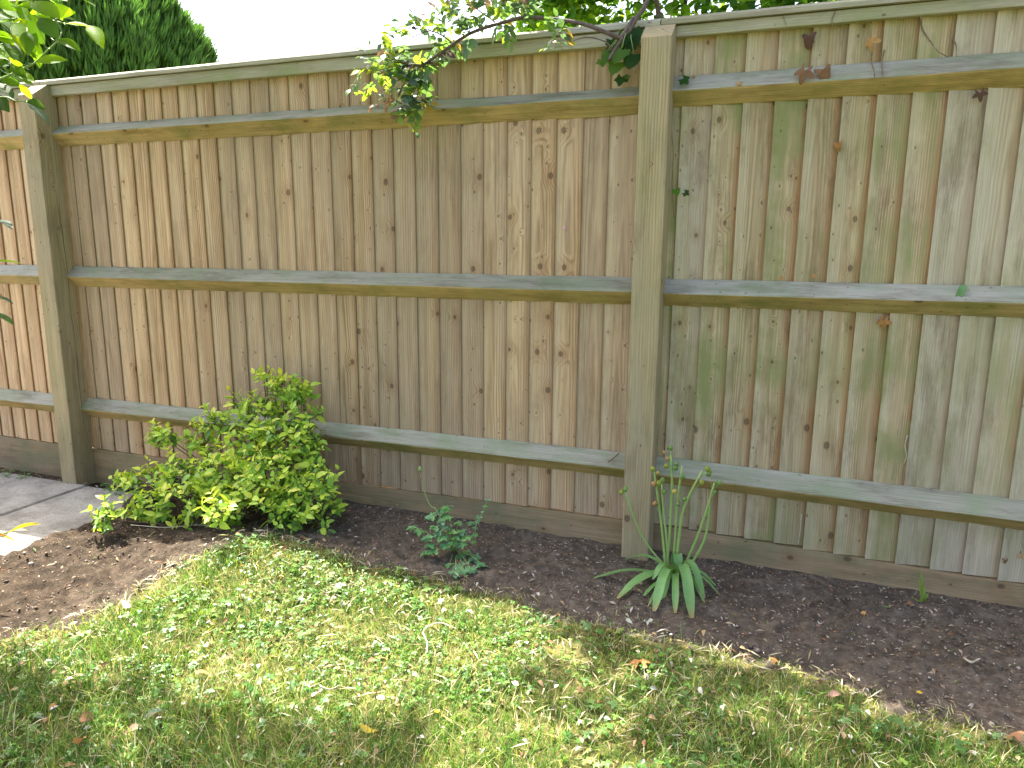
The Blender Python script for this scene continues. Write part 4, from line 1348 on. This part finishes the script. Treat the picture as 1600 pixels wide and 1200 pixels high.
single_leaf("ivy_leaf", TP_I[1], M_GLOSS, at_y(1056, 295, -.06), (.3, -.3, -.8), (.2, -1, .3), .040, (0.10, 0.22, 0.04), "bright ivy leaf growing out beside the middle post", "leaf", "ivy leaves beside the middle post")
single_leaf("ivy_leaf", TP_I[0], M_GLOSS, at_y(1069, 300, -.045), (.8, -.2, -.4), (.2, -1, .3), .032, (0.05, 0.09, 0.035), "darker curled ivy leaf right of the bright one", "leaf", "ivy leaves beside the middle post")
vines = [([(1437, 30), (1441, 45), (1455, 66), (1466, 80), (1482, 89)], .0028, "dark dry vine stem curving above the top rail of the mossy panel"),
         ([(1488, 60), (1494, 72), (1494, 88)], .0026, "short dark vine twig above the top rail, far right"),
         ([(1363, 78), (1361, 95), (1365, 108), (1367, 121)], .0024, "dry vine stem crossing the top rail under the tan leaf"),
         ([(1382, 78), (1378, 96), (1379, 119)], .0022, "dry vine stem right of the tan leaf"),
         ([(1054, 135), (1049, 190), (1052, 240), (1050, 290), (1053, 340)], .0018, "thin dead ivy root running down the right side of the middle post"),
         ([(1305, 20), (1299, 34), (1301, 44)], .0016, "short vine tendril on the right cap rail"), ([(1226, 18), (1224, 30), (1228, 42)], .0014, "fine vine tendril on the right cap rail, left of another"),
         ([(1418, 680), (1414, 695), (1416, 712), (1412, 725)], .0020, "pale twisted dry stem in a board joint above the bottom rail"),
         ([(1252, 803), (1251, 820), (1249, 838), (1247, 850)], .0022, "pale dry grass stem stuck in a joint under the bottom rail"),
         ([(132, 560), (134, 600), (136, 630), (140, 660), (146, 676)], .0011, "thin dry stem hanging along the side of the far left post")]
for (px, r, lab) in vines:
    P = bez([at_y(u, v, -.060 if (v > 70 and v < 130 and u > 1300 and i > 1) else (-.014 if u > 1060 else -.018)) + np.array([0, -.022 if v < 45 else 0, 0]) for i, (u, v) in enumerate(px)], 12)
    c0 = P[0].copy()
    mb = MB(); Vt, Ft = tube(P, np.linspace(r, r * .6, 12), 5); mb.add(Vt, Ft)
    o = link("dry_vine", mb.mesh("dry_vine", c0, True), M_WHITE if "pale" in lab or "thin dry" in lab else M_DRY, None, tuple(c0))
    tag(o, lab, "vine", "dry stems caught on the fence")
P = bez([at_y(950, 722, -.055), at_y(958, 716, -.045), at_y(967, 708, -.03)], 6)
mb = MB(); Vt, Ft = tube(P, .003, 5); mb.add(Vt, Ft)
tag(link("twig", mb.mesh("twig", P[0], True), M_DRY, None, tuple(P[0])), "brown twig lying on the bottom rail beside the middle post", "twig")

# ------------------------------------------------------------------ litter and lawn
def ground_at(u, v, extra=0.0):
    z = .02
    for _ in range(4):
        p = at_z(u, v, z)
        s_ = float(bed_sdn(p[:1], p[1:2])[0])
        z = float(lawn_z(p[:1], p[1:2])[0]) + .012 if s_ > 0 else float(soil_z(p[:1], p[1:2])[0])
        if p[0] < -2.3: z = -.036
    p = at_z(u, v, z); p[2] += extra
    return p


# stones in the soil
NS = 20000
sx = rng.uniform(-3.4, 2.4, NS); sy = -np.abs(rng.uniform(0, 1, NS)) * np.where(sx < -1.4, 1.5, .85)
sd = bed_sdn(sx, sy)
ok = (sd < .02) & ~((sx < -2.2) & (sy < -.16)) & (sy < -.012)
sx, sy = sx[ok], sy[ok]
N = len(sx)
tv = np.array([(1, 0, 0), (.3, .95, .05), (-.8, .6, 0), (-.9, -.4, .05), (.1, -1, 0), (.75, -.6, .05), (.15, .1, .75), (-.2, -.2, -.6)])
tf = []
for j in range(6):
    tf += [(j, (j + 1) % 6, 6), ((j + 1) % 6, j, 7)]
ss = np.clip(rng.lognormal(-6.1, .5, N), .0011, .011)
a = rng.uniform(0, 6.283, N)
dv = np.column_stack([np.cos(a), np.sin(a), rng.normal(0, .2, N)]); nv = np.column_stack([rng.normal(0, .3, (N, 2)), np.ones(N)])
pal_s = np.array([(0.22, 0.18, 0.14), (0.36, 0.32, 0.26), (0.15, 0.10, 0.07), (0.28, 0.20, 0.14), (0.09, 0.07, 0.055)])
V, F, C = instance(tv, np.array(tf), frame(dv, nv), np.column_stack([sx, sy, soil_z(sx, sy) + ss * .15]), ss, pal_s[rng.choice(5, N, p=[.25, .12, .25, .18, .20])])
n = NT("pebble")
c = n.attr("col", 'GEOMETRY').outputs["Color"]
M_PEB = n.done(n.principled(c, .85, n.noise(n.node("ShaderNodeNewGeometry").outputs["Position"], 300.0, 2.0), .001, .2))
tag(link("pebbles", mesh_np("pebbles", V, F, C), M_PEB), "small stones and crumbs scattered in the soil border", None, None, "stuff")

# bark chips, straw and leaf scraps on soil
N = 5200
sx = rng.uniform(-3.4, 2.2, N); sy = -rng.uniform(0.0, 1, N) * np.where(sx < -1.4, 1.45, .8)
ok = (bed_sdn(sx, sy) < .03) & ~((sx < -2.25) & (sy < -.2) & (rng.random(N) < .93)) & (sy < -.02)
sx, sy = sx[ok], sy[ok]; N = len(sx)
a = rng.uniform(0, 6.283, N)
dv = np.column_stack([np.cos(a), np.sin(a), rng.normal(0, .15, N)]); nv = np.column_stack([rng.normal(0, .4, (N, 2)), np.ones(N)])
pz = np.where(sx < -2.3, np.maximum(soil_z(sx, sy), -.038), soil_z(sx, sy))
pal_l = np.array([(0.30, 0.21, 0.13), (0.42, 0.36, 0.26), (0.16, 0.09, 0.055), (0.34, 0.17, 0.08), (0.13, 0.17, 0.06), (0.5, 0.47, 0.42)])
tV, tF = leaf_tpl(1, .28, 2, .4, .3)
V, F, C = instance(tV, tF, frame(dv, nv), np.column_stack([sx, sy, pz + .003]), np.clip(rng.lognormal(-4.35, .5, N), .005, .032), pal_l[rng.choice(6, N, p=[.3, .2, .22, .1, .1, .08])])
tag(link("soil_litter", mesh_np("soil_litter", V, F, C), M_DEAD), "dry scraps of leaf and straw on the soil", None, None, "stuff")

# grass blades
TUFTS = [(*at_z(585, 1088, .03)[:2], .05), (*at_z(718, 1022, .03)[:2], .06), (*at_z(345, 1090, .03)[:2], .05), (*at_z(960, 1000, .03)[:2], .07), (*at_z(1120, 1165, .03)[:2], .05)]
def grass(N, x0, x1, y0, y1, fine=True):
    gx = rng.uniform(x0, x1, N); gy = rng.uniform(y0, y1, N)
    sd = bed_sdn(gx, gy)
    dens = fbm(gx * 6, gy * 6, 51, 3)
    edge = smooth(-.06, .10, sd)
    ok = (rng.random(N) < edge * np.clip(.45 + 1.2 * (dens - .25), .25, 1))
    gx, gy, sd = gx[ok], gy[ok], sd[ok]
    n_ = len(gx)
    gz = np.where(sd > -.02, lawn_z(gx, gy), soil_z(gx, gy)) - .004
    patch = fbm(gx * 3.1, gy * 3.1, 61, 3)
    hgt = rng.uniform(.012, .034, n_) * (.55 + 1.15 * patch) * (.6 + .55 * smooth(0, .2, sd)) * (1 + .45 * smooth(-.95, -1.4, gy))
    hgt *= np.where(rng.random(n_) < .06, 1.7, 1)
    a = rng.uniform(0, 6.283, n_); lean = rng.uniform(.2, 1.5, n_) * hgt
    wd = rng.uniform(.0013, .0034, n_) * (1 if fine else 1.5)
    b = a + math.pi / 2 + rng.normal(0, .6, n_)
    dx, dy = np.cos(a), np.sin(a); wx, wy = np.cos(b) * wd / 2, np.sin(b) * wd / 2
    P0 = np.column_stack([gx, gy, gz]); Wv = np.column_stack([wx, wy, 0 * wx])
    Dm = np.column_stack([dx * lean * .35, dy * lean * .35, hgt * .62]); Dt = np.column_stack([dx * lean, dy * lean, hgt])
    V = np.stack([P0 - Wv, P0 + Wv, P0 + Dm - Wv * .8, P0 + Dm + Wv * .8, P0 + Dt], 1).reshape(-1, 3)
    o_ = (np.arange(n_) * 5)[:, None]
    F = np.stack([o_ + np.array([[0, 1, 3]]), o_ + np.array([[0, 3, 2]]), o_ + np.array([[2, 3, 4]])], 1).reshape(-1, 3)
    kinds = np.array([(0.065, 0.165, 0.024), (0.14, 0.265, 0.038), (0.29, 0.35, 0.07), (0.54, 0.48, 0.27), (0.32, 0.23, 0.105)])
    dry = smooth(.52, .68, fbm(gx * 4.2 + 9, gy * 4.2, 71, 3)) + .95 * smooth(.17, .0, sd)
    for (tx, ty, tr) in TUFTS: dry = dry + 1.3 * np.exp(-((gx - tx) ** 2 + (gy - ty) ** 2) / tr ** 2)
    dry = np.clip(dry, 0, 1.35)
    r1 = rng.random(n_)
    kidx = np.where(r1 < .40 - .25 * dry, 0, np.where(r1 < .70 - .35 * dry, 1, np.where(r1 < .88 - .25 * dry, 2, np.where(r1 < .97 - .06 * dry, 3, 4))))
    C = kinds[kidx] * rng.uniform(.8, 1.2, n_)[:, None]
    return V, F, np.repeat(C, 5, axis=0)


V1, F1, C1 = grass(170000, -2.2, 1.7, -2.0, -.38)
V2, F2, C2 = grass(60000, -3.4, 3.4, -4.6, -2.0, False)
V3, F3, C3 = grass(16000, 1.7, 3.4, -2.0, -.6, False)
V = np.vstack([V1, V2, V3]); F = np.vstack([F1, F2 + len(V1), F3 + len(V1) + len(V2)]); C = np.vstack([C1, C2, C3])
tag(link("grass", mesh_np("grass", V, F, C), M_GRASS), "short sunlit lawn grass, green mixed with yellowed blades", None, None, "stuff")


# broad-leaved lawn weeds: clover and buttercup leaves
def lawn_pts(N, x0=-2.0, x1=1.7, y0=-2.0, y1=-.42, clump=None, margin=.03):
    gx = rng.uniform(x0, x1, N); gy = rng.uniform(y0, y1, N)
    ok = bed_sdn(gx, gy) > margin
    if clump is not None:
        ok &= rng.random(N) < smooth(.40, .58, fbm(gx * 4.5, gy * 4.5, clump, 3))
    gx, gy = gx[ok], gy[ok]
    return gx, gy, lawn_z(gx, gy)


gx, gy, gz = lawn_pts(17000, clump=91)
N = len(gx)
hh = rng.uniform(.006, .026, N)
Vs, Fs, Cs = [], [], []; off = 0
tV, tF = leaf_tpl(1, .85, 2, .25, .2, .6)
a0 = rng.uniform(0, 6.283, N); s0 = rng.uniform(.005, .012, N)
cc = np.array([(0.075, 0.19, 0.035), (0.13, 0.28, 0.045), (0.22, 0.37, 0.07), (0.12, 0.23, 0.08)])[rng.integers(0, 4, N)]
tilt = rng.normal(0, .35, (N, 2))
for k in range(3):
    a = a0 + k * 2.094
    dv = np.column_stack([np.cos(a), np.sin(a), rng.normal(.1, .2, N)])
    V, F, C = instance(tV, tF, frame(dv, np.column_stack([tilt, np.ones(N)])), np.column_stack([gx, gy, gz + hh]), s0, cc)
    Vs.append(V); Fs.append(F + off); Cs.append(C); off += len(V)
tag(link("clover", mesh_np("clover", np.vstack(Vs), np.vstack(Fs), np.vstack(Cs), True), M_WEED), "clover leaves growing through the lawn", None, None, "stuff")

gx, gy, gz = lawn_pts(5600, clump=97)
N = len(gx)
tV, tF = lobed_tpl(5, .42, .5, 20, .2, 2.5, .03, 44)
a = rng.uniform(0, 6.283, N)
dv = np.column_stack([np.cos(a), np.sin(a), rng.normal(.05, .2, N)])
cc = np.array([(0.075, 0.17, 0.04), (0.11, 0.23, 0.05), (0.15, 0.27, 0.08), (0.20, 0.30, 0.06)])[rng.integers(0, 4, N)]
V, F, C = instance(tV, tF, frame(dv, np.column_stack([rng.normal(0, .35, (N, 2)), np.ones(N)])), np.column_stack([gx, gy, gz + rng.uniform(.008, .03, N)]), rng.uniform(.014, .042, N), cc)
tag(link("buttercup_foliage", mesh_np("buttercup_foliage", V, F, C, True), M_WEED), "lobed weed leaves spread through the lawn", None, None, "stuff")

# straw and pale scraps in the grass
gx, gy, gz = lawn_pts(7500, margin=-.03)
N = len(gx); a = rng.uniform(0, 6.283, N)
tV, tF = leaf_tpl(1, .09, 2, .2, .25)
V, F, C = instance(tV, tF, frame(np.column_stack([np.cos(a), np.sin(a), rng.normal(.1, .25, N)]), np.column_stack([rng.normal(0, .4, (N, 2)), np.ones(N)])),
                   np.column_stack([gx, gy, gz + rng.uniform(.004, .022, N)]), rng.uniform(.015, .055, N), np.array([(0.46, 0.40, 0.25), (0.55, 0.50, 0.36), (0.34, 0.26, 0.14), (0.30, 0.30, 0.10)])[rng.integers(0, 4, N)])
tag(link("cut_straw", mesh_np("cut_straw", V, F, C), M_DEAD), "dry grass clippings lying through the lawn", None, None, "stuff")
gx, gy, gz = lawn_pts(1100, margin=-.05)
N = len(gx); a = rng.uniform(0, 6.283, N)
tV, tF = leaf_tpl(1, .6, 3, .5, .5)
V, F, C = instance(tV, tF, frame(np.column_stack([np.cos(a), np.sin(a), rng.normal(.1, .3, N)]), np.column_stack([rng.normal(0, .5, (N, 2)), np.ones(N)])),
                   np.column_stack([gx, gy, gz + rng.uniform(.012, .026, N)]), rng.uniform(.008, .022, N), np.array([(0.60, 0.55, 0.46), (0.45, 0.30, 0.16), (0.52, 0.50, 0.42), (0.28, 0.15, 0.08)])[rng.integers(0, 4, N)])
tag(link("leaf_scraps", mesh_np("leaf_scraps", V, F, C, True), M_DEAD), "small pale petals and leaf scraps strewn on the lawn", None, None, "stuff")

# single fallen leaves
PK = (0.42, 0.24, 0.17); GR = (0.17, 0.24, 0.16); WH = (0.62, 0.58, 0.50); YL = (0.55, 0.42, 0.06)
ll = [(1000, 1043, OR, .085, 0, "curled orange-brown lobed leaf on the lawn below the bulb plant"), (1313, 1092, PK, .042, 2, "upright pinkish brown leaf on the lawn near the right soil edge"), (1290, 1073, BR, .036, 3, "flat brown leaf on the lawn, just above the pinkish upright one"),
      (148, 1132, BR, .060, 2, "long brown leaf in the shaded lawn, lower left"), (222, 1142, PK, .042, 2, "pale pink-brown leaf in the shaded lawn, lower left"), (260, 1118, GR, .062, 2, "dull grey-green leaf at the shade edge, lower left"),
      (132, 1160, TAN, .065, 3, "tan leaf blade in the shaded lawn, bottom left"), (590, 1149, YL, .055, 3, "yellow spotted leaf on the lawn near the bottom edge"), (325, 1018, WH, .040, 2, "bright white curled leaf on the sunlit lawn, left"),
      (203, 956, WH, .050, 3, "pale twisted dead leaf at the lawn edge by the soil, left"), (602, 1100, WH, .030, 2, "small white leaf tip in the middle of the lawn"), (488, 1097, WH, .034, 2, "white crumpled leaf left of the brown tuft on the lawn"),
      (1205, 1037, OR, .036, 1, "small orange leaf at the lawn edge right of centre"), (305, 1060, TAN, .050, 2, "tan curled leaf on the sunlit lawn, left"), (115, 1068, WH, .026, 2, "small white shell-like leaf, left lawn"),
      (1480, 995, BR, .038, 3, "light brown dead leaf on the dark soil, right"), (1425, 948, BR, .032, 0, "crumpled brown leaf at the foot of the green sprout"), (1348, 960, TAN, .036, 1, "tan curled leaf on the dark soil in front of the right panel"),
      (1585, 1150, BR, .060, 0, "brown crumpled leaf at the right picture edge"), (505, 915, WH, .030, 2, "pale petal on the lawn below the golden shrub"), (78, 1110, OR, .030, 1, "small bright orange leaf scrap in the left lawn"),
      (150, 802, (0.45, 0.52, 0.48), .085, 3, "pale grey-green leaf lying on the path slab beside the golden shrub")]
for (u, v, c_, s_, t_, lab) in ll:
    p = ground_at(u, v, .014)
    a = rng.uniform(0, 6.28)
    d_ = (math.cos(a), math.sin(a), rng.uniform(0, .35)); nr = (rng.normal(0, .35), -.4 + rng.normal(0, .3), 1)
    tp_ = (TP_D + TP_DL)[t_]
    single_leaf("fallen_leaf", tp_, M_DEAD, p, d_, nr, s_ * .85, c_, lab, "leaf", "leaves fallen on the lawn, soil and path")

# dry stalks on the lawn and soil
for (px, r, lab) in [([(668, 1028), (667, 1010), (661, 995), (672, 985), (690, 981), (714, 991)], .0026, "bent pale dry stalk lying on the sunlit lawn"),
                     ([(1505, 1036), (1516, 1043), (1524, 1040), (1530, 1037)], .0035, "short forked pale root on the dark soil, right"),
                     ([(500, 1080), (515, 1086), (530, 1080)], .0024, "short pale dry stalk on the lawn left of the brown tuft"),
                     ([(620, 795), (627, 789), (634, 788)], .0016, "curled pale dry grass at the foot of the pale panel"),
                     ([(205, 826), (260, 830), (310, 826), (345, 832)], .0018, "thin trailing stem on the soil under the golden shrub")]:
    P = bez([ground_at(u, v, .016) for (u, v) in px], 12)
    c0 = P[0].copy(); mb = MB(); Vt, Ft = tube(P, np.linspace(r, r * .6, 12), 5); mb.add(Vt, Ft)
    tag(link("dry_stalk", mb.mesh("dry_stalk", c0, True), M_WHITE, None, tuple(c0)), lab, "stalk", "dry stalks lying on the ground")

# buttercup flowers
for (u, v, lab) in [(863, 1030, "yellow buttercup flower on the lawn below the bulb plant"), (622, 926, "yellow flower near the lawn edge, left of centre"), (683, 1124, "yellow flower on the lawn near the bottom, centre"),
                    (1435, 1094, "yellow flower at the lawn edge on the right")]:
    p = ground_at(u, v, .02)
    mb = MB()
    for k in range(5):
        a = k * 1.2566
        d = np.array([math.cos(a), math.sin(a), .5]); d /= np.linalg.norm(d)
        s_ = np.array([-math.sin(a), math.cos(a), 0])
        mb.add([np.zeros(3), d * .005 - s_ * .0035, d * .0085, d * .005 + s_ * .0035], [(0, 1, 2, 3)], 0, (.62, .45, .02))
    tag(link("buttercup_flower", mb.mesh("buttercup_flower", (0, 0, 0), False, True), M_LEAF, None, tuple(p)), lab, "flower", "yellow flowers in the lawn")
# pink petal stuck on a board
single_leaf("petal", TP_OV[1], M_DEAD, at_y(881, 353, -.010), (.2, -.1, -1), (0, -1, .2), .018, (0.75, 0.42, 0.55), "tiny pink petal stuck to a board of the pale panel", "petal")
print("shrub leaves", N_SHRUB)
